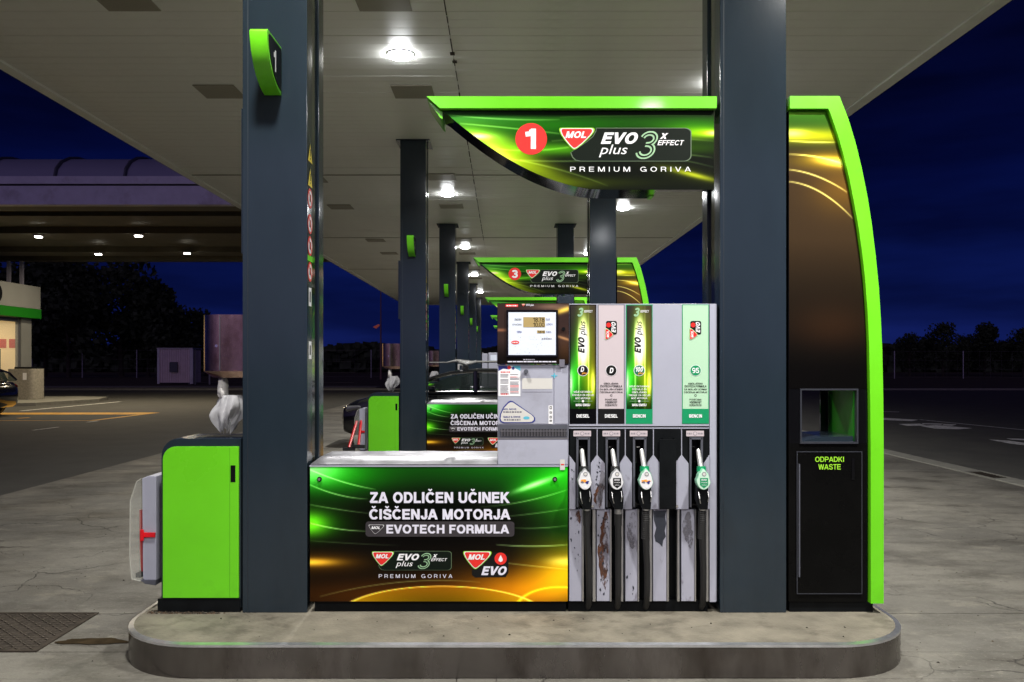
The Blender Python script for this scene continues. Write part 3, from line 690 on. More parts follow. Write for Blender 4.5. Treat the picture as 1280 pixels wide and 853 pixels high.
# ------------------------------------------------------------------ ONE ISLAND (local y = 0 is the front face of its pumps)
ISL = []      # every thing that stands on the first island
ISZ = .183
def island_things():
    T = {}
    # island
    t = thing('pump_island', '', 'kerbed island', (0, .2, 0), 'raised pump islands'); T['island'] = t
    def rect(x0, x1, y0, y1, r): return rr(x0, x1, y0, y1, r, 12)
    MB().prism(rect(-2.17, 2.29, -.555, 1.0, .52), -.02, .165, plane='xy').build('kerb', M['kerb'], t, smooth=True)
    f = MB(); a = rect(-2.172, 2.292, -.557, 1.002, .522); b_ = rect(-2.145, 2.265, -.53, .975, .495); n = len(a)
    f.add([(p, q, .165) for p, q in a]+[(p, q, .178) for p, q in a]+[(p*.999, q, .184) for p, q in b_], [(i, (i+1) % n, n+(i+1) % n, n+i) for i in range(n)]+[(n+i, n+(i+1) % n, 2*n+(i+1) % n, 2*n+i) for i in range(n)])
    f.build('rim', M['rim'], t, smooth=True)
    MB().prism(rect(-2.146, 2.266, -.531, .976, .496), .02, ISZ, plane='xy').build('top_slab', M['slab'], t)
    # columns
    def column(x0, x1, lab, key):
        c = thing('steel_column', '', 'column', ((x0+x1)/2, .22, ISZ), 'blue grey canopy columns'); T[key] = c
        D = .45
        MB().box(x0, x1, 0, D*.30, ISZ, CAN_Z-.012).build('front_casing', M['steel_paint'], c, bevel=.006)
        MB().box(x0, x1, D*.70, D, ISZ, CAN_Z-.012).build('rear_casing', M['steel_paint'], c, bevel=.006)
        MB().box(x0+.014, x1-.014, D*.301, D*.699, ISZ, CAN_Z-.012).build('side_sheet', M['side_sheet'], c)
        MB().box(x0-.06, x1+.06, -.05, D+.05, CAN_Z-.02, CAN_Z-.004).build('collar', M['steel_paint'], c)
        return c
    c = column(X(303), X(384), '', 'col_l')
    xf = X(384)+.0006
    # decals on the side
    f = MB(); yc = .068; rz = 1.014
    def zz(py): return Z(py, rz)
    for cy in (191, 221.5):
        f.flat([(yc-.066, zz(cy+13.5)), (yc+.066, zz(cy+13.5)), (yc, zz(cy-13.5))], xf+.001, 6, px=False, plane='yz')
        f.flat([(yc-.056, zz(cy+12)), (yc+.056, zz(cy+12)), (yc, zz(cy-10.5))], xf+.002, 10, px=False, plane='yz')
        f.text('!', yc-.008, yc+.008, zz(cy-4), zz(cy+9), xf+.003, 6, .03, plane='yz', px=False)
    for cy in (248.5, 280.5, 308, 340):
        def ring(r_): return [(yc+r_*math.cos(2*math.pi*k/24), zz(cy)+r_*math.sin(2*math.pi*k/24)) for k in range(24)]
        f.flat(ring(.060), xf+.001, 2, px=False, plane='yz'); f.flat(ring(.046), xf+.002, 1, px=False, plane='yz')
        f.flat([(yc-.022, zz(cy)-.02), (yc+.022, zz(cy)-.02), (yc+.016, zz(cy)+.024), (yc-.016, zz(cy)+.024)], xf+.003, 6, px=False, plane='yz')
        f.flat([(yc-.040, zz(cy)+.030), (yc-.030, zz(cy)+.040), (yc+.040, zz(cy)-.030), (yc+.030, zz(cy)-.040)], xf+.004, 2, px=False, plane='yz')
    for a, b_ in ((360, 383), (427, 449)):
        f.flat([(yc-.035, zz(b_)), (yc+.035, zz(b_)), (yc+.035, zz(a)), (yc-.035, zz(a))], xf+.001, 1, px=False, plane='yz')
        f.flat([(yc-.014, zz(b_-5)), (yc+.014, zz(b_-5)), (yc+.014, zz(a+5)), (yc-.014, zz(a+5))], xf+.002, 6, px=False, plane='yz')
    f.flat([(yc-.065, zz(327)), (yc+.065, zz(327)), (yc+.065, zz(320)), (yc-.065, zz(320))], xf+.001, 7, px=False, plane='yz')
    f.build('warning_sticker', EMM()+[M['yellow']], c)
    MB().pbox(309.4, 310.2, 0, 766, -.0012, .001).build('seam', M['seam'], c)
    c = column(X(900), X(983), '', 'col_r')
    MB().pbox(904.4, 905.0, 0, 766, -.0012, .001).build('seam', M['seam'], c)
    # lamp/notice board edge-on at left of the left column
    b_ = thing('side_board', '', 'board', (X(303)-.03, .2, 2.9), 'narrow boards on the columns'); T['board'] = b_
    MB().box(X(303)-.045, X(303)-.012, .12, .30, Z(314), Z(128)).build('panel', M['steel_paint'], b_, bevel=.004)
    MB().box(X(303)-.012, X(303)-.001, .18, .24, Z(290), Z(150)).build('bracket', M['black_matt'], b_)
    # number marker
    m = thing('number_marker', '', 'number sign', (-1.37, -.001, 3.4), 'green number markers on the columns'); T['marker'] = m
    prof = [(-.001, 3.548), (-.285, 3.545), (-.302, 3.53), (-.297, 3.49), (-.275, 3.43), (-.235, 3.37), (-.18, 3.32), (-.11, 3.285), (-.05, 3.268), (-.001, 3.262)]
    MB().prism(prof, -1.425, -1.325, plane='yz').build('shell', M['green'], m, bevel=.004)
    cen = (-.12, 3.42); inn = [(cen[0]+(a-cen[0])*.86, cen[1]+(b-cen[1])*.86) for a, b in prof]
    MB().prism(inn, -1.326, -1.321, plane='yz').build('face', M['black_matt'], m)
    T['marker_num'] = m
    # green cabinet bin
    b_ = thing('litter_cabinet', '', 'litter bin', (-1.8, .2, ISZ), 'green litter cabinets'); T['bin'] = b_
    body = [(X(300), Z(762)), (X(300), Z(548.5)), (X(222), Z(548.5))]+[(X(222)-(22/210)*math.sin(R(a)), Z(548.5+22)+(22/210)*math.cos(R(a))) for a in range(15, 91, 15)]+[(X(200), Z(762))]
    MB().prism(body, .02, .34).build('body', M['steel_paint'], b_, bevel=.004)
    dr = [(X(298), Z(748)), (X(298), Z(558.5)), (X(219), Z(558.5))]+[(X(219)-(16/210)*math.sin(R(a)), Z(558.5+16)+(16/210)*math.cos(R(a))) for a in range(15, 91, 15)]+[(X(203), Z(748))]
    d = MB().prism(dr, .004, .022).build('door', M['green'], b_, bevel=.003)
    MB().pbox(288, 294, 582, 603, .0025, .02).build('handle_slot', M['black'], d)
    MB().pbox(286.6, 287.2, 560, 747, .0032, .02).build('groove', mat('groove_green', s8(84, 168, 20), .5), d)
    MB().box(X(196), X(300)-.002, .012, .345, ISZ, Z(749.5)).build('base', M['black_matt'], b_)
    MB().box(X(238), X(298), .09, .27, Z(548.5)-.1, Z(548.5)+.0025).build('opening', M['black_matt'], b_)
    # washing kit
    w_ = thing('washing_kit_box', '', 'wash kit box', (X(188), .2, .8), 'windscreen washing boxes'); T['wash'] = w_; ORG[w_] = Vector((X(188)+.030, .2, .8))
    tub = [(178, 600), (186, 597), (196.5, 597), (196.5, 731), (184, 731), (179, 727)]
    MB().prism(tub, .06, .30, px=True).build('tub', M['grey'], w_, bevel=.008)
    MB().prism([(177, 728), (196.5, 728), (196.5, 735), (183, 733)], .05, .31, px=True).build('base_rim', M['grey_dark'], w_, bevel=.003)
    cov = [(178, 600), (172, 604), (164, 628), (163.2, 700), (166, 727), (178, 730)]
    f = MB(); n = len(cov); A = [(X(a), .055, Z(b)) for a, b in cov]; B = [(X(a), .305, Z(b)) for a, b in cov]
    f.add(A+B, [tuple(range(n)), tuple(range(n, 2*n))]+[(i, i+1, n+i+1, n+i) for i in range(n-1)]); f.build('clear_cover', M['clear'], w_)
    f = MB()
    for p0, p1 in zip(cov[:-1], cov[1:]): f.tube([(X(p0[0]), .055, Z(p0[1])), (X(p1[0]), .055, Z(p1[1]))], .0035, 6)
    f.build('cover_edge', M['clear_edge'], w_)
    MB().pbox(177, 196, 668, 674, .045, .058).pbox(178, 182, 664, 678, .035, .05).build('red_latch', M['red_plastic'], w_, bevel=.003)
    s = thing('squeegee', '', 'squeegee', (X(175), .15, .6), 'red handled squeegees'); T['squeegee'] = s
    MB().tube([(X(165), .13, Z(642)), (X(164), .15, Z(695)), (X(164.5), .16, Z(722))], [.012, .014, .013], 10).build('handle', M['red_plastic'], s, smooth=True)
    MB().box(X(160), X(167), .10, .26, Z(728), Z(722)).build('head', M['rubber'], s, bevel=.004)
    # towel dispenser
    t = thing('towel_dispenser', '', 'paper towel dispenser', (-1.7, .2, 1.75), 'steel paper towel dispensers'); T['towel'] = t
    r_ = 1.04
    poly = [(X(a, r_), Z(b, r_)) for a, b in ((254, 396), (256, 394.5), (312, 394.5), (312, 471), (284, 472), (272, 470), (255, 463))]
    xa, xb = X(254, r_), X(281.5, r_)
    arcp = [(xb-(xb-xa)*math.sin(R(a)), .235-.14*math.cos(R(a))) for a in range(90, -1, -9)]
    f = MB().prism([(xa, .36)]+arcp+[(X(283, r_), .10), (X(312, r_), .112), (X(312, r_), .36)], Z(464, r_), Z(394.5, r_), plane='xy')
    f.build('casing', M['stainless'], t, smooth=True)
    f = MB(); A = [(X(254, r_), .20), (X(282, r_), .095), (X(312, r_), .11), (X(312, r_), .36), (X(254, r_), .36)]; B = [(X(270, r_), .15), (X(284, r_), .12), (X(312, r_), .13), (X(312, r_), .34), (X(270, r_), .34)]
    f.add([(a, b, Z(464, r_)) for a, b in A]+[(a, b, Z(472, r_)) for a, b in B], [(i, (i+1) % 5, 5+(i+1) % 5, 5+i) for i in range(5)]+[(9, 8, 7, 6, 5)])
    f.build('funnel', M['stainless'], t)
    MB().box(X(281.6, r_), X(282.4, r_), .091, .1, Z(463, r_), Z(396, r_)).build('seam', M['grey_dark'], t)
    MB().tube([(X(278, r_), .096, Z(433, r_)), (X(278, r_), .088, Z(433, r_))], .009, 10).build('lock', M['chrome'], t)
    # hanging towel (folded strip) and plastic glove bag
    def crumple(cx, cy, cz, rx, ry, rz_, seed, n1=22, n2=16, amp=.35):
        f = MB(); vs = []; fs = []
        for a in range(n2+1):
            th = math.pi*a/n2
            for k in range(n1):
                ph = 2*math.pi*k/n1; d = Vector((math.sin(th)*math.cos(ph), math.sin(th)*math.sin(ph), math.cos(th)))
                q = 1+amp*.16*(abs(mnoise.noise(d*9+Vector((seed, seed, 0))))-.2)+amp*mnoise.noise(d*2.1+Vector((seed, 0, 0)))+amp*.8*abs(mnoise.noise(d*4.7+Vector((0, seed, 0))))
                vs.append((cx+d.x*rx*q, cy+d.y*ry*q, cz+d.z*rz_*q))
        for a in range(n2):
            for k in range(n1): fs.append((a*n1+k, (a+1)*n1+k, (a+1)*n1+(k+1) % n1, a*n1+(k+1) % n1))
        f.add(vs, fs); return f
    tw = crumple(X(279, r_), .2, Z(486, r_), .028, .05, .075, 2.3, amp=.3).build('paper_towel', M['paper'], smooth=True, loc=(0, 0, 0))
    tag(tw, '', 'paper towel', 'paper towels hanging from dispensers'); T['paper'] = tw
    f = MB(); n1, n2 = 72, 30; vs = []
    for a in range(n2+1):
        v = a/n2
        for k in range(n1):
            ph = 2*math.pi*k/n1; pl = .30*math.sin(5*ph+2.2*v)+.20*math.sin(9*ph-3*v+1)+.5*mnoise.noise(Vector((math.cos(ph)*1.6, math.sin(ph)*1.6, v*2.2+4)))
            q = (.030+.062*math.sin(math.pi*min(1, v*.95+.08))**.8)*(1+pl*(.35+.5*v))
            dz = .035*v*mnoise.noise(Vector((math.cos(ph)*3, math.sin(ph)*3, 9)))*2
            vs.append((X(289-6*v, r_)+q*math.cos(ph), .2+q*math.sin(ph)*.9, Z(494+42*v, r_)+dz))
    f.add(vs, [(a*n1+k, (a+1)*n1+k, (a+1)*n1+(k+1) % n1, a*n1+(k+1) % n1) for a in range(n2) for k in range(n1)])
    f.flat([(268, 506), (279, 500), (283, 507), (270, 512)], .16)
    bg = f.build('glove_bag', M['bag'], loc=(0, 0, 0), smooth=True)
    tag(bg, '', 'plastic bag', 'white plastic glove bags under dispensers'); T['bag'] = bg
    # ---------------- low equipment box with the advert
    t = thing('advert_cabinet', '', 'cabinet', (X(549), .2, ISZ), 'low cabinets with a printed advert'); T['advert'] = t
    MB().pbox(388, 709.5, 583, 752, .004, .44).build('carcass', M['black_matt'], t)
    MB().box(X(392), X(708), .03, .42, ISZ, Z(752)).build('plinth', M['black_matt'], t)
    def ad(P, Q):
        u, v = (P-387)/323, (Q-582)/170
        c = base(P, (17, 13, 11))
        c += (np.clip(1-v/.42, 0, 1)**1.4*(.35+.65*np.clip((u-.25)/.75, 0, 1)+.35*np.clip(.3-u, 0, 1)))[..., None]*np.array((5, 128, 12.))
        c += (np.clip((u-.72)/.28, 0, 1)**1.3*np.clip(1-np.abs(v-.25)/.50, 0, 1))[..., None]*np.array((30, 125, 15.))
        c += (np.clip((u-.78)/.22, 0, 1)**1.0*np.clip(1-np.abs(v-.78)/.30, 0, 1))[..., None]*np.array((185, 135, 8.))
        c += gl(P, Q, 389, 586, 34, 16, (170, 190, 170), .8)+gl(P, Q, 400, 592, 75, 26, (20, 150, 10))
        c += gl(P, Q, 387, 655, 22, 13, (120, 215, 30), 1)+gl(P, Q, 389, 655, 50, 18, (20, 110, 0), .8)
        c += gl(P, Q, 388, 703, 32, 4.5, (255, 190, 60), 1)+gl(P, Q, 395, 703, 60, 12, (120, 65, 0), .7)
        c += gl(P, Q, 655, 740, 62, 26, (215, 130, 10), .75)+gl(P, Q, 700, 722, 26, 26, (130, 95, 10), .6)+gl(P, Q, 640, 728, 90, 32, (70, 35, 0), .7)
        c += gl(P, Q, 520, 745, 190, 22, (95, 42, 0), .75)
        e = ((P-552)/128)**2+((Q-770)/37)**2; e2 = np.sqrt(e)
        c = np.where((e2 < 1)[..., None], c*.3+np.array((205, 125, 15.))*np.clip(.35+.9*(e2-.55), .3, 1)[..., None]+np.array((40, 40, 0.))*np.clip((Q-735)/17, 0, 1)[..., None], c)
        c += (np.exp(-((e2-1)/.018)**2))[..., None]*np.array((240, 190, 90.))*.9
        e = np.sqrt(((P-700)/55)**2+((Q-762)/28)**2); c += (np.exp(-((e-1)/.04)**2))[..., None]*np.array((220, 180, 40.))*.7
        c += gl(P, Q, 668, 606, 24, 3.0, (220, 255, 200), .9, -20)+gl(P, Q, 675, 604, 40, 12, (20, 90, 10), .8, -20)
        c += gl(P, Q, 706, 702, 22, 6, (255, 240, 150), .5)
        for pts, k in (([(387, 587), (430, 603), (470, 612)], 190), ([(387, 606), (420, 618), (460, 624)], 190), ([(387, 631), (430, 638), (480, 644)], 130), ([(387, 654), (420, 661), (470, 664)], 220), ([(387, 676), (450, 680), (500, 682)], 60),
                       ([(600, 634), (660, 626), (710, 612)], 150), ([(600, 648), (660, 643), (710, 636)], 110), ([(640, 660), (680, 660), (710, 657)], 110), ([(620, 681), (670, 683), (710, 681)], 190), ([(600, 700), (650, 706), (710, 712)], 90), ([(400, 746), (500, 728), (600, 728)], 90)):
            c += ln(P, Q, pts, .75, (.85, 1, .7), k*.8)
        c = np.clip(c-6, 0, None)*np.array((.88, .96, .9)); c *= (1-.75*np.exp(-(((P-545)/110)**2+((Q-650)/38)**2)**2))[..., None]+0
        return c
    art = grid_art('advert_print', 387.6, 709.6, lambda v: 582.6, lambda v: 752, 0.0, 280, 150, ad, M['print'], t)
    f = MB(); y = -.0014
    f.text('ZA ODLIČEN UČINEK', 462, 637.5, 611, 629, y, 3, .028)
    f.text('ČIŠČENJA MOTORJA', 461.5, 638, 632.5, 649.5, y, 3, .028)
    f.flat(rr(457, 643, 652, 671, 4), y+.0006, 11)
    f.text('EVOTECH FORMULA', 483, 636.5, 656, 667, y-.001, 3, .03)
    shield(f, 461, 480, 656, 667.5, y-.0004, 1, 11, 11, 1)
    shield(f, 465, 492.5, 689.5, 707.5, y-.002)
    evoplus(f, 473, 565, 689, 713, y)
    f.text('PREMIUM GORIVA', 473.5, 565.5, 718, 722.6, y, 3, .01, 0, 1.55)
    f.flat([(594, 722), (590, 719), (590, 712), (606, 704), (618, 690.5), (630, 690.5), (635.5, 695), (635.5, 716), (632, 721.5)], y+.0004, 6)
    shield(f, 579, 614.5, 689, 711.5, y-.002); drop(f, 625.8, 698.5, 7.6, y-.001)
    f.text('EVO', 601.5, 633.5, 708, 719, y-.001, 3, .05, .28)
    f.build('lettering', EMM()+[M['yellow'], mat('grey_band_print', s8(52, 48, 52), .35)], art)
    for cx in (399.5, 693.5):
        MB().tube([(X(cx), .002, Z(599)), (X(cx), -.010, Z(599))], .014, 14, 0).tube([(X(cx), -.010, Z(599)), (X(cx), -.016, Z(599))], .008, 10, 1).build('lock', [M['black'], M['rail']], t)
    MB().pbox(387, 709.8, 582.0, 583.6, -.004, .01).build('trim_strip', M['grey'], t)
    # worn metal lid: low domed tray
    f = MB(); nx, ny = 24, 10; x0, x1, y0, y1 = X(388.5), X(621.6), -.004, .44
    vs = []
    for j in range(ny+1):
        for i in range(nx+1):
            u, v = i/nx, j/ny; e = min(u/.06, 1)*1.0; a = min(v/.09, 1); b2 = min((1-v)/.09, 1)
            h = .036*math.sqrt(max(0, 1-(1-min(u/.04, 1))**2))*math.sqrt(max(0, 1-(1-a)**2))*math.sqrt(max(0, 1-(1-b2)**2))
            vs.append((x0+u*(x1-x0), y0+v*(y1-y0), Z(582)+.008+h+.0025*mnoise.noise(Vector((u*9, v*4, 3)))))
    fs = [(j*(nx+1)+i, j*(nx+1)+i+1, (j+1)*(nx+1)+i+1, (j+1)*(nx+1)+i) for j in range(ny) for i in range(nx)]
    f.add(vs, fs); f.box(x0, x1, y0, y1, Z(582), Z(582)+.009); f.build('lid', M['lid'], t, smooth=True)
    # ---------------- the fuel dispenser
    t = thing('fuel_dispenser', '', 'petrol pump', (X(790), .2, ISZ), 'fuel dispensers'); T['pump'] = t
    MB().pbox(622, 710.6, 456, 582, .0, .44).build('computer_body', M['grey'], t, bevel=.003)
    MB().pbox(622.5, 709.5, 549.5, 580.5, -.004, .002).build('lower_panel', M['grey'], t, bevel=.002)
    MB().pbox(622.5, 691.5, 457, 530, -.004, .002).build('card_panel', M['grey'], t, bevel=.002)
    MB().pbox(693, 709.8, 457, 530, -.004, .002).build('side_panel', M['grey'], t, bevel=.002)
    g = MB().pbox(622.3, 710, 531.3, 548.5, -.003, .004).build('vent_surround', M['grey_dark'], t)
    MB().pbox(626, 708, 536.5, 545.5, -.0045, .0).build('vent_void', M['black'], g)
    f = MB()
    for k in range(44): f.pbox(626.4+k*1.87, 627.1+k*1.87, 536.5, 545.5, -.008, -.0035)
    f.pbox(625.5, 708.5, 538.6, 539.3, -.010, -.005); f.build('vent_louvre', M['rail'], g)
    MB().pbox(622, 710.6, 547.4, 549, -.006, .0).build('trim', M['rail'], t)
    # display head
    h = MB().pbox(621.5, 711, 379.5, 455.5, -.018, .44).build('display_head', M['black'], t, bevel=.003)
    def dsp(P, Q):
        c = base(P, (52, 38, 36)); c -= (np.clip((Q-425)/25, 0, 1))[..., None]*np.array((38, 28, 27.))
        c += gl(P, Q, 705, 388, 14, 3, (220, 190, 50), .9, -18)+gl(P, Q, 690, 384, 22, 4, (110, 90, 70), .6)+gl(P, Q, 625, 413, 10, 1.6, (160, 100, 60), .6)+gl(P, Q, 704, 423, 14, 1.5, (200, 150, 90), .6, 18)
        c += gl(P, Q, 706, 440, 12, 20, (60, 35, 10), .5); return c
    a = grid_art('head_print', 622, 710.6, lambda v: 380, lambda v: 455, -.0195, 60, 50, dsp, M['print'], h)
    MB().pbox(633, 697, 388, 447, -.030, -.018).build('bezel', M['black'], h, bevel=.002)
    sc = MB().pbox(635.5, 694.4, 391, 444, -.032, -.029).build('screen', M['screen'], h)
    f = MB(); y = -.0335
    f.pbox(654, 681, 397, 409.5, y, y+.001, 0); f.build('lcd', [M['lcd']], sc); f = MB(); f.pbox(671, 681, 413.5, 417, y, y+.001, 0); f.build('lcd', [M['lcd']], sc); f = MB()
    f.text('18.78', 666, 680.2, 397.6, 402.8, y-.0008, 1, .0); f.text('10.00', 666, 680.2, 403.8, 409, y-.0008, 1, .0); f.text('1.878', 672, 680.4, 414.1, 416.5, y-.0008, 1, .0)
    f.text('ZNESEK', 643, 652, 398.8, 401.2, y, 1); f.text('IZTOČENO', 640.5, 652, 404.8, 407.2, y, 1); f.text('CENA', 646, 652, 414.2, 416.4, y, 2, .02)
    f.text('EUR', 682.5, 687, 398.8, 401.2, y, 2); f.text('LITROV', 682.5, 690.5, 404.8, 407.2, y, 2); f.text('EUR/L', 682.5, 689, 414.2, 416.6, y, 2)
    f.flat(circ(644, 428.4, 5.0, 20, 2.3), y, 3); f.bars(640.6, 647.4, 427.8, 429.2, y-.0008, 4, 5)
    f.bars(677, 689, 423.3, 424.6, y, 5, 5)
    rnd = random.Random(9)
    for k in range(60):
        a_, b__ = rnd.uniform(638, 686), rnd.uniform(421, 443); f.flat(circ(a_, b__, rnd.uniform(.15, .4), 5), y+.0006, 5)
    f.build('display_print', [M['lcd'], M['inkblack'], M['blue'], M['red'], M['white'], M['greytext']], sc)
    f = MB(); y = -.021
    f.flat(rr(632, 647.5, 380.8, 384.2, .5), y, 2); f.bars(633, 646.5, 382, 383.3, y-.001, 1, 2)
    shield(f, 652, 656.5, 380.2, 383.4, y); f.text('EVO plus', 657.5, 667, 380.4, 383.6, y, 3, .02, .2)
    f.bars(654, 668, 449, 450.4, y, 3, 6).bars(634.5, 695, 451.6, 453, y, 3, 7)
    f.build('lettering', EMM(), h)
    # stickers on the body
    f = MB(); y = -.0055
    f.flat([(623, 457.5), (650.5, 457.5), (650.5, 495.5), (623, 495.5)], y, 0)
    f.flat([(623, 457.5), (633, 457.5), (640, 460), (636, 462), (629, 461), (623, 464)], y-.0005, 1); f.flat([(640, 457.5), (650.5, 457.5), (650.5, 464), (645, 461)], y-.0005, 2)
    f.flat(circ(636.5, 459.5, 2.2, 12), y-.001, 3); f.flat(circ(641.5, 460.5, 1.8, 12), y-.001, 1)
    f.bars(626, 638, 464.6, 466, y-.001, 3, 2)
    rnd = random.Random(4)
    for c0, c1 in ((625.5, 635.5), (637.5, 648.5)):
        for k in range(16):
            yy = 468+k*1.55
            if rnd.random() < .86: f.flat([(c0, yy), (c1-rnd.uniform(0, 4)*(rnd.random() < .35), yy), (c1-rnd.uniform(0, .3), yy+.6), (c0, yy+.6)], y-.001, 4 if rnd.random() < .93 else 3)
    f.bars(626, 635.5, 492, 493.6, y-.001, 3, 3)
    f.build('notice_sticker', [M['white'], M['blue'], M['cyan'], M['red'], M['greytext']], t)
    tri = [(635, 502.5), (638, 501), (641, 501.5), (666, 519), (669, 522.5), (669, 526), (666, 528.5), (662, 529), (629, 529), (625.5, 527.5), (624.3, 524), (625, 518), (629, 509)]
    f = MB(); f.flat(tri, y, 0); cx, cy = 645, 518; f.flat([(cx+(a-cx)*.93, cy+(b-cy)*.89) for a, b in tri], y-.0007, 1)
    f.text('MOL MOVE', 629, 645.5, 510.5, 512.6, y-.0014, 2, .02); f.bars(629, 652, 514.3, 516, y-.0014, 3, 8); f.text('SMILE & DRIVE', 629, 650.5, 520.2, 522.4, y-.0014, 2, .02); f.bars(630, 650.5, 524, 525.8, y-.0014, 3, 9); f.flat(circ(658, 522.5, 4, 16, 2), y-.0014, 4)
    f.build('triangle_sticker', [M['blue'], M['cream'], M['blue'], M['greytext'], M['cyan']], t)
    f = MB(); f.flat([(685.5, 507), (691, 507), (691, 530), (685.5, 530)], y, 0)
    for k, (a, b_) in enumerate(((508, 511.5), (514.5, 517), (520, 523), (525, 527))): f.flat([(687, a), (689.7, a), (689.7, b_), (687, b_)], y-.001, 1); f.flat([(687.8, a+.8), (689, a+.8), (689, b_-.7), (687.8, b_-.7)], y-.0016, 0)
    SS = [M['white'], M['inkblack'], M['cream'], M['greytext'], M['red'], M['cyan']]; f.build('icon_strip', SS, t); f = MB()
    f.flat([(652.5, 473), (690.5, 473), (690.5, 486.5), (652.5, 486.5)], y+.0008, 2)
    f.flat([(652.5, 490), (690.5, 490), (690.5, 490.5), (652.5, 490.5)], y+.0008, 3)
    f.build('label_plate', SS, t); f = MB()
    f.flat([(700, 574.5), (706, 574.5), (706, 587.5), (700, 587.5)], y, 2); f.flat([(701, 580), (705, 580), (705, 581.5), (701, 581.5)], y-.001, 4)
    f.build('seal_sticker', SS, t); f = MB()
    f.flat([(699, 449.5), (705.5, 449.5), (705.5, 459), (699, 459)], -.0215, 3)
    f.build('seal_sticker', SS, t); f = MB()
    f.flat([(689, 469.2), (696.5, 469.2), (696.5, 470.6), (689, 470.6)], y, 5); f.flat([(692, 467), (693.6, 467), (693.6, 472.8), (692, 472.8)], y-.0005, 5)
    f.build('cross_sticker', SS, t)
    MB().tube([(X(657.5), .0, Z(464.5)), (X(657.5), -.03, Z(464.5))], .013, 12).build('lock_knob', M['grey_dark'], t)
    MB().tube([(X(704), -.018, Z(411.5)), (X(704), -.030, Z(411.5))], .010, 12).build('head_lock', M['black_matt'], t)
    # nozzle cabinet
    MB().pbox(711, 897, 380, 752.5, .075, .44).build('cabinet_core', M['black_matt'], t)
    MB().pbox(711.2, 886.4, 380, 533.0, -.002, .076).build('header_panel', M['grey'], t, bevel=.003)
    MB().prism([(X(887), -.004), (X(894.5), -.004), (X(897), .02), (X(897), .074), (X(887), .074)], Z(752.5), Z(380), plane='xy').build('corner_post', M['grey'], t)
    MB().pbox(711.2, 886.4, 533.4, 534.2, .0, .076).build('divider', M['black_matt'], t)
    MB().box(X(711), X(886), .03, .42, ISZ, Z(752)).build('plinth', M['black_matt'], t)
    MB().pbox(711.2, 886.4, 534.6, 536, -.001, .076).build('ledge', M['grey'], t)
    PAN = [(711.9, 745.3), (747.2, 780.6), (782.3, 815.6), None, (852.4, 886.0)]
    def evoart(cx, red):
        def fn(P, Q):
            v = (Q-382)/130
            c = base(P, (58, 48, 50))*np.clip(1.0-v*.95, .1, 1)[..., None]
            c += gl(P, Q, cx+1.5, 430, 9, 50, (120, 150, 0), .8, 0, 2.6)+gl(P, Q, cx-4, 440, 10, 40, (20, 120, 0), .6)
            c += gl(P, Q, cx+.5, 430, 6.5, 31, (235, 235, 225), 1.3, 0, 4)
            c += gl(P, Q, cx-14, 478, 6, 22, (60, 190, 60), .8)+gl(P, Q, cx-9, 466, 7, 30, (10, 120, 10), .8)+gl(P, Q, cx+10, 480, 7, 24, (150, 160, 0), .8)+gl(P, Q, cx+13, 440, 4, 50, (120, 120, 0), .5)
            c += gl(P, Q, cx-15.5, 480, 2.5, 15, (220, 240, 220), .9)+gl(P, Q, cx+12.5, 480, 2.2, 14, (255, 255, 140), .9)+gl(P, Q, cx, 495, 18, 26, (10, 70, 0), .7)
            c *= .86
            c += gl(P, Q, cx-5, 460, .8, 45, (230, 240, 180), .6)+gl(P, Q, cx+7, 455, .8, 50, (250, 250, 160), .6)
            return c
        return fn
    def blk(f, lines, cx, t0, lh, w, mi, y):
        for k, s in enumerate(lines):
            ww = w*min(1, len(s)/max(len(q) for q in lines)); f.text(s, cx-ww/2, cx+ww/2, t0+k*lh, t0+k*lh+lh*.74, y, mi, .02)
    for i, pn in enumerate(PAN):
        if pn is None: continue
        a, b_ = pn; cx = (a+b_)/2; y = -.0035
        if i in (0, 2):
            fr = MB().pbox(a, b_, 380.9, 530, y, .0).build('fuel_label', M['black'] if i == 0 else M['bencin'], t)
            bt = 511.5
            pr = grid_art('label_print', a+1, b_-1, lambda v: 382, lambda v: 511.4, y-.0008, 40, 110, evoart(cx, 0), M['print'], fr)
            f = MB(); yy = y-.0022
            f.rot_text('EVO', cx-6, cx+2.0, 421.5, 441.5, yy, 6, bold=.045, shear=.28)
            f.rot_text('plus', cx-5, cx+5.5, 401.5, 419.5, yy, 6, bold=-.005, shear=.28)
            f.text('3', cx-7, cx+.5, 385, 396, yy, 9, .03, .25); f.text('xEFFECT', cx+1, cx+12, 388, 391, yy, 1, .02, .2)
            f.flat(circ(cx, 463.3, 7.0, 24), yy, 1); f.flat(circ(cx, 463.3, 6.3, 24), yy-.0006, 6 if i == 0 else 10)
            f.text('D' if i == 0 else '100', cx-(3 if i == 0 else 4.6), cx+(1.5 if i == 0 else 4.6), 458.8, 465, yy-.0014, 1, .04, .2); f.text('plus', cx-1.5, cx+5, 465.2, 468.6, yy-.002, 8, .02, .2)
            if i == 0: blk(f, ['VIŠJE CETANSKO', 'ŠTEVILO ZA VEČJO', 'MOČ MOTORJA'], cx, 488.2, 4.0, 27, 1, yy)
            else: blk(f, ['VIŠJE OKTANSKO', 'ŠTEVILO IN', 'IZBOLJŠANO', 'TRENJE ZA VEČJO', 'MOČ MOTORJA'], cx, 481.5, 3.7, 27, 1, yy)
            f.flat(circ(cx, 501.6, 1.5, 14), yy, 1); f.flat([(cx-12, 501.4), (cx+12, 501.4), (cx+12, 501.8), (cx-12, 501.8)], yy+.0004, 9)
            f.text('MANJ EMISIJ', cx-9, cx+9, 504.8, 507.8, yy, 1, .03)
            f.text('DIESEL' if i == 0 else 'BENCIN', cx-8, cx+8, 518, 522.2, yy, 1, .03)
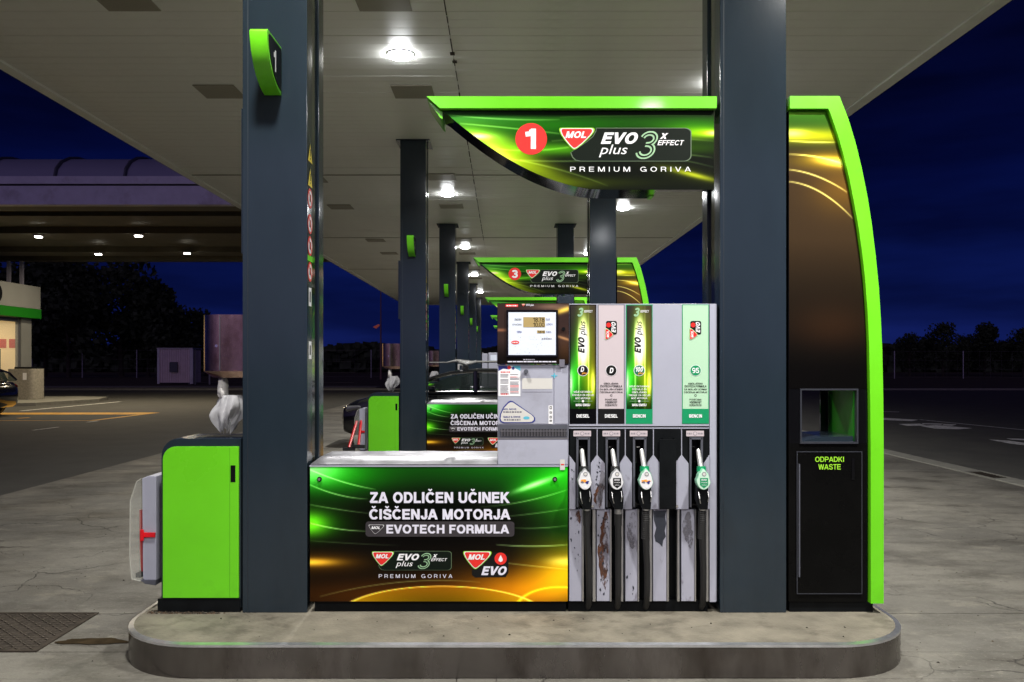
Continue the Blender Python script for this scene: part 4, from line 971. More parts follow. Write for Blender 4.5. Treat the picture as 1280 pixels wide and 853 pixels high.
            f.build('lettering', EMM()+[mat('badge_green', s8(20, 110, 80), .4)], fr)
        else:
            edge = M['grey_dark'] if i == 1 else M['bencin']
            fr = MB().pbox(a, b_, 380.9, 530, y, .0).build('fuel_label', edge, t)
            f = MB(); yy = y-.0008
            f.pbox(a+.9, b_-.9, 381.8, 511.2, yy, y, 10); f.pbox(a+.3, b_-.3, 511.2, 529.6, yy, y, 6 if i == 1 else 11)
            yy -= .0014
            f.flat(rr(cx-6.5, cx+7, 401.5, 418.5, 2.2), yy, 6); f.rot_text('EVO', cx+.2, cx+5.6, 402.8, 416, yy-.001, 1, bold=.045, shear=.28)
            f.flat(circ(cx-3.2, 406.5, 3.0, 16), yy-.001, 2); shield(f, cx-7.5, cx+2.6, 410.5, 425, yy-.001, rot=True)
            f.flat(circ(cx, 463.3, 7.0, 24), yy, 1); f.flat(circ(cx, 463.3, 6.5, 24), yy-.0006, 6 if i == 1 else 11)
            if i == 1: f.text('D', cx-2.2, cx+2.8, 460, 466.6, yy-.0014, 1, .04, .2)
            else: f.text('95', cx-4.3, cx+4.3, 460, 466.6, yy-.0014, 1, .018)
            blk(f, ['IZBOLJŠANA', 'EVOTECH FORMULA', 'ZA BOLJŠI UČINEK', 'ČIŠČENJA MOTORJA'], cx, 478, 3.6, 29, 6, yy)
            f.flat(circ(cx, 494.4, 1.4, 14), yy, 6); f.flat(circ(cx, 494.4, .8, 14), yy-.0005, 10)
            blk(f, ['POVEČANA', 'VSEBNOST', 'DODATKOV'], cx, 498, 3.6, 15, 6, yy)
            f.text('DIESEL' if i == 1 else 'BENCIN', cx-8, cx+8, 518, 522.2, yy, 1, .03)
            f.build('lettering', EMM()+[M['mauve'] if i == 1 else M['palegreen'], M['bencin']], fr)
    # holsters
    SL = [(719.5, 737.8), (756, 774), (790, 808), (825, 843), (860.5, 878.5)]
    BD = [711.6, 746.2, 781.3, 816.4, 851.6, 886.4]
    for i, (a, b_) in enumerate(SL):
        l_, r_ = BD[i]+.6, BD[i+1]-.6
        f = MB()
        f.prism([(l_, 538), (l_+1.5, 536.2), (r_-1.5, 536.2), (r_, 538), (r_, 568.5), (b_, 578.5), (b_, 636), (b_-3.2, 636), (b_-3.2, 549), (a+3.2, 549), (a+3.2, 636), (a, 636), (a, 578.5), (l_, 568.5)], -.006, .05, px=True)
        hb = f.build('nozzle_holster', M['black_matt'], t)
        MB().pbox(a+3.1, b_-3.1, 548.9, 636, .046, .052).build('holster_back', M['black'], hb)
        f = MB()
        f.pbox(a+1, a+3.4, 547, 634, -.018, .0).pbox(b_-3.4, b_-1, 547, 634, -.018, .0).pbox(a+1, b_-1, 547, 549.5, -.018, .0)
        f.build('holster_rim', M['grey_dark'] if i != 3 else M['black_matt'], hb, bevel=.002, seg=1)
        if i == 3: MB().pbox(a-1.5, b_+1.5, 549, 636, -.022, -.016).build('blank_cover', M['black_matt'], hb, bevel=.002)
        else:
            f = MB(); cx = (a+b_)/2-1; f.flat(rr(cx-11, cx+11, 538.5, 545.5, .6), -.008, 0)
            f.bars(cx-9.5, cx-3.5, 541, 543, -.009, 1, 3); f.flat(circ(cx, 542, 2.5, 14), -.0086, 1); f.flat(circ(cx, 542, 2.0, 14), -.009, 0); f.bars(cx+3.5, cx+9.5, 541, 543, -.009, 1, 4)
            f.build('fuel_symbol_sticker', [M['mauve'], M['greytext']], hb)
    for i in range(6):
        lf = SL[i-1][1]+.2 if i > 0 else BD[0]; rt = SL[i][0]-.2 if i < 5 else BD[5]
        if i == 0: poly = [(lf, 636.5), (lf, 569), (rt, 579.5), (rt, 636.5)]
        elif i == 5: poly = [(lf, 636.5), (lf, 579.5), (rt, 569), (rt, 636.5)]
        else: poly = [(lf, 636.5), (lf, 579.3), (BD[i]-.55, 569), (BD[i]-.55, 537), (BD[i]+.55, 537), (BD[i]+.55, 569), (rt, 579.3), (rt, 636.5)]
        p = MB().prism(poly, -.012, .05, px=True).build('pillar', M['grey_scuffed'], t, bevel=.0015, seg=1)
        if i > 0: MB().tube([(X(lf+2.2), -.012, Z(632.5)), (X(lf+2.2), -.019, Z(632.5))], .008, 10).build('bolt', M['chrome'], p)
    LG = [(711.6, 727.3), (746.0, 762.4), (781.8, 797.0), (816.4, 833.4), (851.8, 868.2)]
    RL = [(727.5, 729.6, 740.5, 744.6), (762.6, 764.3, 775.8, 779), (797.2, 798.8, 811.6, 815), (833.6, 836, 846.4, 849.4), (868.4, 870, 882.4, 885.6)]
    for i in range(5):
        MB().pbox(LG[i][0], LG[i][1], 637, 752, .004, .06).build('lower_strip', M['grey_scuffed'], t, bevel=.0015, seg=1)
        a, b_, c_, d_ = RL[i]
        MB().pbox(a, b_, 637, 752, .0, .03).build('hose_rail', M['rail'], t); MB().pbox(c_, d_, 637, 752, -.004, .03).build('hose_rail', M['rail'], t, bevel=.002, seg=1)
    def patch(polys, m, nm, y):
        f = MB()
        for p in polys: f.flat(p, y)
        return f.build(nm, m, t)
    def streak(x0, x1, y0, y1, seed, n=26):
        rnd = random.Random(seed); L, Rr = [], []
        for k in range(n+1):
            v = k/n; w = (math.sin(math.pi*min(1, v*1.05+.02))**.5)
            cx = (x0+x1)/2+(x1-x0)*.16*math.sin(v*5+seed); hw = (x1-x0)/2*w*(.75+.35*rnd.random())
            L.append((cx-hw*(.8+.3*rnd.random()), y0+(y1-y0)*v)); Rr.append((cx+hw*(.8+.3*rnd.random()), y0+(y1-y0)*v))
        return L+Rr[::-1]
    T['patches'] = []
    patch([streak(749.5, 762.0, 640, 742, 2)], M['rust'], 'rust_patch', .0028)
    patch([streak(742.5, 756, 604, 636, 8, 14)], M['rust'], 'rust_patch', -.0135); patch([streak(720, 727, 638, 655, 3, 8)], M['rust'], 'rust_patch', .0028)
    patch([[(816.8, 639), (833.2, 638.5), (831.5, 646), (833, 655), (831, 664), (832.5, 671), (829, 676), (828, 684), (824.5, 680), (819.5, 677), (818, 670), (820.5, 660), (817.5, 650)]], M['peel'], 'peeled_patch', .0028)
    for k, (a, b_, t0, t1) in enumerate(((747, 755.8, 588, 634), (784, 796, 640, 690), (855, 867, 640, 690))):
        patch([streak(a, b_, t0, t1, 20+k, 16)], M['nozzle_shade'], 'nozzle_shade_mark', .0026 if t1 > 640 and k != 1 else -.0135 if t1 < 640 else .0026)
    rnd = random.Random(12); ch = []
    for k in range(46):
        i = rnd.choice([0, 0, 1, 1, 1, 2]); a, b_ = LG[i]; cx, cy = rnd.uniform(a+2, b_-2), rnd.uniform(642, 745); q = rnd.uniform(.3, 1.1); ch.append(blob(cx, cy, q, q*rnd.uniform(1, 2.6), 9, rnd.random(), .5))
    patch(ch, M['peel'], 'paint_chips', .0024)['kind'] = 'stuff'
    ch = []
    for k in range(22):
        cx, cy = rnd.choice([(748, 580), (714.5, 594), (747, 596)]); cx += rnd.uniform(-2.6, 2.6); cy += rnd.uniform(-7, 12); q = rnd.uniform(.25, .9); ch.append(blob(cx, cy, q, q*rnd.uniform(1, 2.2), 9, rnd.random(), .5))
    patch(ch, M['peel'], 'paint_chips', -.0135)['kind'] = 'stuff'
    # nozzles
    T['nozzles'] = []
    spec = [('black', 729, 'white', 0), ('black', 767.7, 'inkblack', 1), ('green', 803.7, 'white', 0), None, ('green', 873.8, 'bencin', 2)]
    for i, sp in enumerate(spec):
        if sp is None: continue
        capc, cx, lab, st = sp; hx = cx+(3.5 if i < 2 else 1.5)
        nz = thing('fuel_nozzle', '', 'fuel nozzle', (X(cx), -.05, Z(600)), 'fuel nozzles in their holsters')
        lean = (-2.0, -2.6, -2.4, 0, -2.0)[i]
        MB().tube([(X(cx), -.055, Z(586)), (X(cx+lean*.5), -.035, Z(574)), (X(cx+lean), -.02, Z(563)), (X(cx+lean), -.018, Z(561.2))], [.0145, .0145, .0125, .009], 14).build('spout', mat('spout_metal', (.80, .80, .78), .28, .6), nz, smooth=True)
        MB().tube([(X(cx), -.06, Z(588)), (X(cx), -.056, Z(581.5))], [.028, .026], 14).build('splash_guard', M['bencin'] if capc == 'green' else M['rubber'], nz, smooth=True)
        td = []
        for k in range(28):
            a = 2*math.pi*k/28; yv = -math.cos(a); w = 9.0*math.sin(a)*(1 - .26*(-yv+1)/2*1.0 if yv < 0 else 1)
            td.append((cx+w*(.74 if yv < -.75 else 1), 597+(12.2*yv if yv > 0 else 13.5*yv)))
        MB().prism(td, -.115, -.065, px=True).build('body', mat('nozzle_rim', s8(150, 152, 155) if capc == 'black' else s8(140, 200, 168), .35), nz, bevel=.006)
        f = MB(); ins = [(cx+(a-cx)*.90, 597.5+(b-597.5)*.92) for a, b in td]
        f.prism(ins, -.119, -.113, 0, px=True); y = -.1202
        f.flat(circ(cx+.4, 589.6, 2.6, 16), y, 1); f.flat(circ(cx+.4, 589.6, 1.9, 16), y-.0006, 2)
        if st == 0:
            f.flat(blob(cx-1, 598, 4.6, 1.8, 14, 2.0+i, .5), y, 3); f.flat(blob(cx+2.6, 599.6, 2.2, 1.6, 12, 5, .4), y-.0005, 4); f.flat(blob(cx-3.4, 599.4, 1.6, 1.3, 12, 8, .4), y-.0006, 1); f.flat(circ(cx+.5, 605.5, 1.4, 8), y, 5)
        else:
            f.flat([(cx-4.6, 594.3), (cx+5.2, 594.3), (cx+5.2, 603), (cx+.3, 606.8), (cx-4.6, 603)], y, 6)
            f.text('EVO', cx-2.8, cx+3.4, 595.6, 597.6, y-.001, 5, .04); f.text('PREMIUM', cx-3.4, cx+4, 599.2, 600.4, y-.001, 5); f.text('GORIVA', cx-2.6, cx+3.2, 602.4, 603.4, y-.001, 5)
        f.build('sticker', [mat('nozzle_face', s8(226, 226, 230) if i != 4 else s8(196, 228, 208), .35), M['greytext'], M['cream'], M['orange'], M['blue'], M['white'], M['inkblack'] if i == 1 else M['bencin']], nz)
        f = MB().prism([(cx-7, 604), (cx+7, 604), (hx+6, 620), (hx+5, 634), (hx-5, 634), (cx-7.5, 622)], -.095, -.03, px=True); f.build('grip', M['black_matt'], nz, bevel=.008)
        MB().tube([(X(cx-5.5), -.10, Z(612)), (X(cx-5), -.115, Z(619)), (X(cx-3), -.10, Z(626))], .003, 6).tube([(X(cx+6), -.10, Z(611)), (X(cx+6.5), -.112, Z(618)), (X(cx+6), -.10, Z(624))], .003, 6).build('trigger_guard', M['rail'], nz)
        if i == 1: MB().tube([(X(hx), -.06, Z(628)), (X(hx), -.058, Z(640))], .022, 16).build('swivel', M['rail'], nz, smooth=True, bevel=0)
        else: MB().tube([(X(hx), -.062, Z(632.0)), (X(hx), -.06, Z(635.5))], .021, 16).build('swivel', M['rail'], nz, smooth=True)
        if i >= 2:
            f = MB(); rs = []; ps = []
            for k in range(29): ps.append((X(hx), -.058+.0008*k, Z(637+k*1.25))); rs.append(.0245 if k % 2 else .0215)
            f.tube(ps, rs, 14)
        else: f = MB().tube([(X(hx), -.058, Z(640 if i == 1 else 636)), (X(hx), -.05, Z(655))], [.023, .021], 14)
        f.build('hose_sleeve', M['rubber'], nz, smooth=(i < 2))
        hb = hx+3 if i != 1 else hx+1
        MB().tube([(X(hx), -.055, Z(650)), (X(hx+.8), -.04, Z(675)), (X(hb), -.02, Z(705)), (X(hb+.6), -.005, Z(735)), (X(hb+.6), .012, Z(756)), (X(hb), .05, ISZ+.015)], .0185, 14).build('hose', M['rubber'], nz, smooth=True)
        T['nozzles'].append(nz)
    # ---------------- overhead sign
    t = thing('overhead_sign', '', 'sign', (X(715), .2, 2.7), 'overhead pump signs'); T['sign'] = t
    cv = [(553, 139), (559, 142.5), (570, 152), (589, 166.5), (614, 185), (645, 204), (676, 219), (707.5, 230), (735.6, 236), (760, 237)]
    cv = [(553, 139)]+[(v, float(q)) for v, q in zip(np.linspace(559, 736, 26), np.polyval(np.polyfit([559, 570, 589, 614, 645, 676, 707.5, 735.6], [142.5, 152, 166.5, 185, 204, 219, 230, 236], 4), np.linspace(559, 736, 26)))]+[(760, 237)]
    cxs, cys = zip(*cv)
    def zb(v): return float(np.interp(v, cxs, cys))
    poly = [(551, 137.5)]+[(a, b) for a, b in cv]+[(823, 237), (823, 137.5)]
    MB().prism(poly, .012, .28, px=True).build('underside', M['black'], t, smooth=True)
    MB().pbox(822.5, 893, 137.6, 236.8, .012, .07).build('arm_panel', M['black'], t)
    MB().pbox(819, 824, 200, 238, .18, .285).build('end_trim', M['green'], t)
    MB().prism([(533, 122), (895, 122), (895, 137.2), (550, 137.2)], -.024, .30, px=True).build('cap_band', M['green'], t, bevel=.002, seg=1)
    MB().prism([(534, 123.5), (550.5, 138), (552.8, 139), (552.8, 148.5), (549.5, 146)], .014, .298, px=True).build('band_end', M['green'], t)
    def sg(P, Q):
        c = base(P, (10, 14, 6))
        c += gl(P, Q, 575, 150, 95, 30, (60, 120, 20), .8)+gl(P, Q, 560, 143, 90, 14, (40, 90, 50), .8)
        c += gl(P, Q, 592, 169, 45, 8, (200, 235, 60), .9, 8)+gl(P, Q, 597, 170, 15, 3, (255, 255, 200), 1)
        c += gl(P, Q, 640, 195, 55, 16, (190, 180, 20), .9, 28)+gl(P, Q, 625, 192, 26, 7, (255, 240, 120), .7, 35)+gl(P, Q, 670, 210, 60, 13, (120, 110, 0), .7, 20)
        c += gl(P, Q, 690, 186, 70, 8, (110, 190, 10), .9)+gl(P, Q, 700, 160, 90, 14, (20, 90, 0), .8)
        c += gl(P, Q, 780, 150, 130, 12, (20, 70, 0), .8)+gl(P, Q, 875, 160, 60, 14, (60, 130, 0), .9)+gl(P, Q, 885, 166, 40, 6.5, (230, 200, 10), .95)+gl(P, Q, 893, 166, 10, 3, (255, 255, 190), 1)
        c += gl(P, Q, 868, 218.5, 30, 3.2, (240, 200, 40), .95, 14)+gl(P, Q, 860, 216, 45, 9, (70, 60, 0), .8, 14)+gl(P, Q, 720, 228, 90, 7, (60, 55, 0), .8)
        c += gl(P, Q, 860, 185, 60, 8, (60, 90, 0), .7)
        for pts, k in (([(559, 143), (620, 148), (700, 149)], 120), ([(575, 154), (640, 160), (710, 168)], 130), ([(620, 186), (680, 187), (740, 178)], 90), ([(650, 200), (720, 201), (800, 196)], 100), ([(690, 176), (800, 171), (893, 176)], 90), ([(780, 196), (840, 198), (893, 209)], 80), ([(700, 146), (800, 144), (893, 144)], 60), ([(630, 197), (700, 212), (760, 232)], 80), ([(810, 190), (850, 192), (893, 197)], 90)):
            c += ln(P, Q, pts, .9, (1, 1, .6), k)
        c *= (1-.6*np.exp(-((Q-139)/5.0)**2))[..., None]*.80  # top strip darkened: shade under the cap band put into the print
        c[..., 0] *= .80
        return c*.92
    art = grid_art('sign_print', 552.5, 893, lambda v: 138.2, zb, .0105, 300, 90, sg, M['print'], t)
    f = MB(); y = .009
    shield(f, 699, 743.5, 159.5, 187, y-.003); evoplus(f, 713, 865.5, 159.5, 201.5, y)
    f.text('PREMIUM GORIVA', 713, 864, 208.3, 214.3, y, 1, .01, 0, 1.6)
    f.build('lettering', EMM(), art)
    T['sign_art'] = art
    # ---------------- waste tower
    t = thing('waste_tower', '', 'waste bin', (X(1040), .2, ISZ), 'tall waste towers beside the pumps'); T['tower'] = t
    oc = [(1047, 122), (1049, 127), (1058, 150), (1067, 180), (1075, 213), (1082, 248), (1087, 280), (1092, 320), (1096, 360), (1098.5, 400), (1100.3, 440), (1101.5, 500), (1102, 560), (1102, 753)]
    ic = [(1033, 137.5), (1036, 144), (1045, 170), (1053, 198), (1059.5, 225), (1065.5, 256), (1070, 280), (1075, 315), (1079, 350), (1082, 390), (1083.8, 430), (1085.2, 500), (1085.8, 560), (1086, 753)]
    f = MB(); n = len(oc)
    for i in range(n-1):
        q = [oc[i], oc[i+1], ic[i+1], ic[i]]
        f.prism(q, -.028, .44, px=True)
    f.prism([(985.5, 122), (1047, 122), (1033, 137.5), (985.5, 137.5)], -.028, .44, px=True)
    # drop inner shared faces
    me = f.build('frame_band', M['green'], t)
    bm = bmesh.new(); bm.from_mesh(me.data); bmesh.ops.remove_doubles(bm, verts=bm.verts, dist=1e-5)
    seen = {}
    for fa in bm.faces: seen.setdefault(tuple(sorted(v.index for v in fa.verts)), []).append(fa)
    bmesh.ops.delete(bm, geom=[x for k in seen.values() if len(k) > 1 for x in k], context='FACES')
    bmesh.ops.recalc_face_normals(bm, faces=bm.faces); bm.to_mesh(me.data); bm.free()
    me.data.polygons.foreach_set('use_smooth', [True]*len(me.data.polygons)); me.data.set_sharp_from_angle(angle=R(40))
    ix, iy = zip(*[(b, a) for a, b in ic])
    def xr(py): return float(np.interp(py, ix, iy))-1.2
    up = [(986, 138.5), (xr(138.5), 138.5)]+[(a-1.2, b) for a, b in ic if 140 < b < 486]+[(xr(486.5), 486.5), (986, 486.5)]
    MB().prism(up, .004, .435, px=True).build('upper_body', M['black'], t)
    MB().pbox(986, 1000.5, 486.6, 554.5, .004, .435).build('side_post', M['black'], t); MB().pbox(1072, 1084.6, 486.6, 554.5, .004, .435).build('side_post', M['black'], t)
    MB().pbox(986, 1084.6, 554.6, 752.5, .004, .435).build('lower_body', M['black_door'], t)
    MB().box(X(988), X(1093), .02, .42, ISZ, Z(752.7)).build('base', M['black_matt'], t)
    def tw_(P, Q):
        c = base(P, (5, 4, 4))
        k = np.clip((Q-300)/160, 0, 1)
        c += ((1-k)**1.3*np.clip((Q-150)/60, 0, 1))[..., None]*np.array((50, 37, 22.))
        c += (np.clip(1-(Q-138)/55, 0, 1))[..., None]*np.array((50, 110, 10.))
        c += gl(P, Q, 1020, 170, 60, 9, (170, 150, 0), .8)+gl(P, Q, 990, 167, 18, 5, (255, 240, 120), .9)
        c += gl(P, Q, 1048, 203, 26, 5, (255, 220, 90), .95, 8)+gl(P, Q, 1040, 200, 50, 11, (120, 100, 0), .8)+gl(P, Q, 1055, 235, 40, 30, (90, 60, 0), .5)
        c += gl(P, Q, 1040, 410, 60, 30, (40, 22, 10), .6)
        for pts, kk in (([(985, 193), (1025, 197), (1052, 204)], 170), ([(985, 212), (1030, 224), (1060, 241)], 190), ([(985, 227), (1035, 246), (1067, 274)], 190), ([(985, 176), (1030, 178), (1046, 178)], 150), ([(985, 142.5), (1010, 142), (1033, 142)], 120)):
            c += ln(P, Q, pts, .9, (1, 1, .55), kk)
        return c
    # upper print follows the curve: rows across, so build it turned
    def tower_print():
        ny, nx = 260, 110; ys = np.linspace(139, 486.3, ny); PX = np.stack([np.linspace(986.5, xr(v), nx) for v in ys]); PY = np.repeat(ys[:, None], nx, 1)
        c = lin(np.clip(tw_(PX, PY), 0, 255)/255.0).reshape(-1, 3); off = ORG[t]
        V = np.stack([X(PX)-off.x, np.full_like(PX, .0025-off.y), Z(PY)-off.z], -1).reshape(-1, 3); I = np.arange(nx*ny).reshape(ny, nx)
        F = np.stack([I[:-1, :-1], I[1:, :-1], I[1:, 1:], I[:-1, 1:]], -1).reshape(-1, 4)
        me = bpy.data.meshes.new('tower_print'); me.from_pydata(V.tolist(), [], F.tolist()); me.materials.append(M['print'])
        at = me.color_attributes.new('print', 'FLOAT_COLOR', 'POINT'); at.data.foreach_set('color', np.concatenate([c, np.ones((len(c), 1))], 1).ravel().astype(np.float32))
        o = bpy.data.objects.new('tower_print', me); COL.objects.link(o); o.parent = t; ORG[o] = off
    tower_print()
    f = MB(); f.pbox(1000, 1072.5, 486.0, 488.0, -.006, .03).pbox(1000, 1072.5, 552.8, 554.8, -.006, .03).pbox(1000, 1001.8, 488, 552.8, -.006, .03).pbox(1070.7, 1072.5, 488, 552.8, -.006, .03)
    M['frame_dark'] = mat('dark_frame', s8(58, 60, 68), .35, .3); op = f.build('opening_frame', M['frame_dark'], t)
    MB().box(X(1071.5)-.012, X(1071.5), .03, .43, Z(552), Z(489)).build('inner_side', mat('inner_green', s8(30, 120, 20), .3), t)
    MB().box(X(1000.6)+.335-.06, X(1071)-.013, .41, .43, Z(552), Z(489)).build('rear_flap', M['black'], t)
    MB().prism([(X(1001.5), Z(553)), (X(1071), Z(553)), (X(1071), Z(546)), (X(1030), Z(547))], .03, .42).build('tray', M['steel_paint'], t)
    d = MB().pbox(996, 1077, 565.2, 742, -.004, .003).build('door', M['black_door'], t, bevel=.002, seg=1)
    f = MB(); f.pbox(995.6, 1077.4, 564.4, 565.4, -.0065, .002).pbox(1076.4, 1077.4, 565.4, 742, -.0065, .002).pbox(995.6, 996.6, 565.4, 742, -.0065, .002).pbox(995.6, 1077.4, 741.6, 742.6, -.0065, .002)
    f.build('door_edge', M['frame_dark'], d); MB().pbox(997.6, 999.2, 580, 721, -.014, -.004).build('hinge_bar', M['grey_dark'], d)
    MB().pbox(1064, 1067.5, 573, 600, -.008, -.003).build('latch', M['black'], d)
    f = MB(); f.text('ODPADKI', 1018.5, 1054.5, 571, 577.5, -.0055, 0, .016); f.text('WASTE', 1022.5, 1050.5, 580.3, 587, -.0055, 0, .016); f.build('lettering', M['limeprint'], d)
    return T

T1 = island_things()
LAB = {
 'island': ('rounded kerbed concrete island with metal edging carrying the {} row of pumps',),
 'col_l': ('glossy blue grey column on the left of the {} island',), 'col_r': ('glossy blue grey column on the right of the {} island between pump and waste tower',),
 'board': ('narrow edge-on blue grey board on the left side of the {} left column',),
 'marker': ('rounded lime green number marker high on the {} left column',),
 'bin': ('lime green door cabinet bin beside the left column of the {} island',),
 'wash': ('grey washing kit box with clear cover on the side of the {} green bin',),
 'squeegee': ('red handled squeegee standing inside the washing box of the {} island',),
 'towel': ('stainless paper towel dispenser on the {} left column',),
 'paper': ('white paper towel hanging out under the {} steel dispenser',),
 'bag': ('crumpled white plastic glove bag below the {} towel dispenser',),
 'advert': ('low cabinet with green and orange printed advert and worn metal lid on the {} island',),
 'pump': ('grey fuel dispenser with coloured fuel labels and display on the {} island',),
 'sign': ('curved overhead sign with lime top band above the {} island',),
 'tower': ('tall black and lime waste tower at the right end of the {} island',),
}
WHICH = ['nearest', 'second', 'third', 'fourth', 'fifth', 'sixth']
for k, v in LAB.items(): T1[k]['label'] = v[0].format('nearest')
NZL = ['leftmost fuel nozzle of the {} pump, black guard and orange flecked white face', 'second fuel nozzle from left on the {} pump, black label and silver swivel',
       'third fuel nozzle from left on the {} pump, green guard, white face', 'rightmost fuel nozzle of the {} pump with green guard and green label']
for k, z in enumerate(T1['nozzles']): z['label'] = NZL[k].format('nearest')
rows = {1: list(LAB), 2: [k for k in LAB], 3: ['island', 'col_l', 'col_r', 'marker', 'bin', 'towel', 'bag', 'sign', 'tower', 'advert'], 4: ['island', 'col_l', 'col_r', 'marker', 'bin', 'sign', 'tower'], 5: ['island', 'col_l', 'col_r', 'marker', 'sign']}
keys_by_row = [None, ['island', 'col_l', 'col_r', 'board', 'marker', 'bin', 'wash', 'towel', 'paper', 'bag', 'advert', 'pump', 'sign', 'tower'],
               ['island', 'col_l', 'col_r', 'marker', 'bin', 'towel', 'bag', 'sign', 'advert', 'tower'],
               ['island', 'col_l', 'col_r', 'marker', 'sign'], ['island', 'col_l', 'col_r', 'marker', 'sign'], ['island', 'col_l', 'col_r', 'marker']]
def number_on_sign(sgn, art, s):
    f = MB(); y = .009
    f.flat(circ(664, 173.3, 19.8, 40), y, 2)
    if s == '1': f.text('1', 656.5, 670, 160.5, 186, y-.0012, 1, .05)
    else: f.text(s, 654.5, 673.5, 160.5, 186, y-.0012, 1, .04)
    f.build('pump_number', EMM(), art)
def number_on_marker(m, s):
    f = MB(); f.text(s, -.185, -.135, 3.475, 3.352, -1.3195, 1, .03, plane='yz', px=False); f.build('number', EMM(), m)
signs = {0: T1['sign']}; markers = {0: T1['marker']}
for i in range(1, 6):
    for k in keys_by_row[i]:
        c = copy_tree(T1[k], None, i*PITCH); c['label'] = LAB[k][0].format(WHICH[i])
        if k == 'sign': signs[i] = c
        if k == 'marker': markers[i] = c
    if i == 1:
        for k, z in enumerate(T1['nozzles']): c = copy_tree(z, None, PITCH); c['label'] = NZL[k].format('second')
# numbers (the copied signs keep their origins at the thing's base, so local coordinates are the same)
for i, s in ((0, '1'), (1, '3')):
    art = [c for c in signs[i].children if c.name.startswith('sign_print')][0]
    ORG[art] = ORG[T1['sign']]; number_on_sign(signs[i], art, s)
    ORG[markers[i]] = ORG[T1['marker']]; number_on_marker(markers[i], s)
T1['sign']['label'] = 'large curved overhead sign with red disc numbered 1 and lime top band'
signs[1]['label'] = 'curved overhead sign with red disc numbered 3 above the second island'
T1['marker']['label'] = 'lime green column marker with white 1 casting a shadow on the nearest left column'

# leaning squeegees at the second island
for k, (a, b_) in enumerate((((437, 559), (443, 528)), ((449, 556), (449, 524)))):
    r_ = 2.5; s = thing('squeegee', ['red squeegee leaning furthest left of the second washing box', 'upright red squeegee in front of the second washing box'][k], 'squeegee', (X(a[0], r_), 7.5, ISZ), 'red handled squeegees')
    MB().tube([(X(a[0], r_), 7.45, Z(a[1], r_)), (X(b_[0], r_), 7.7, Z(b_[1], r_))], .02, 8).build('handle', M['red_plastic'], s, smooth=True)
    MB().box(X(a[0], r_)-.09, X(a[0], r_)+.09, 7.43, 7.48, Z(a[1], r_)-.05, Z(a[1], r_)).build('head', M['rubber'], s)
# third island terminals (grey boxes with small displays)
for k, (a, b_) in enumerate(((602.5, 609.5), (610.5, 625))):
    r_ = 4.1; y0 = 15.5
    tt = thing('payment_terminal', ['plain narrow grey terminal box on the third island', 'grey terminal box with small white display on the third island'][k], 'terminal', (X(a, r_), y0, ISZ))
    MB().box(X(a, r_), X(b_, r_), y0, y0+.35, ISZ, Z(442-k*1.0, r_)).build('casing', M['grey'], tt, bevel=.01)
    if k: MB().box(X(613, r_), X(621, r_), y0-.012, y0+.01, Z(451, r_), Z(444, r_)).build('display', M['screen'], tt, bevel=.004)

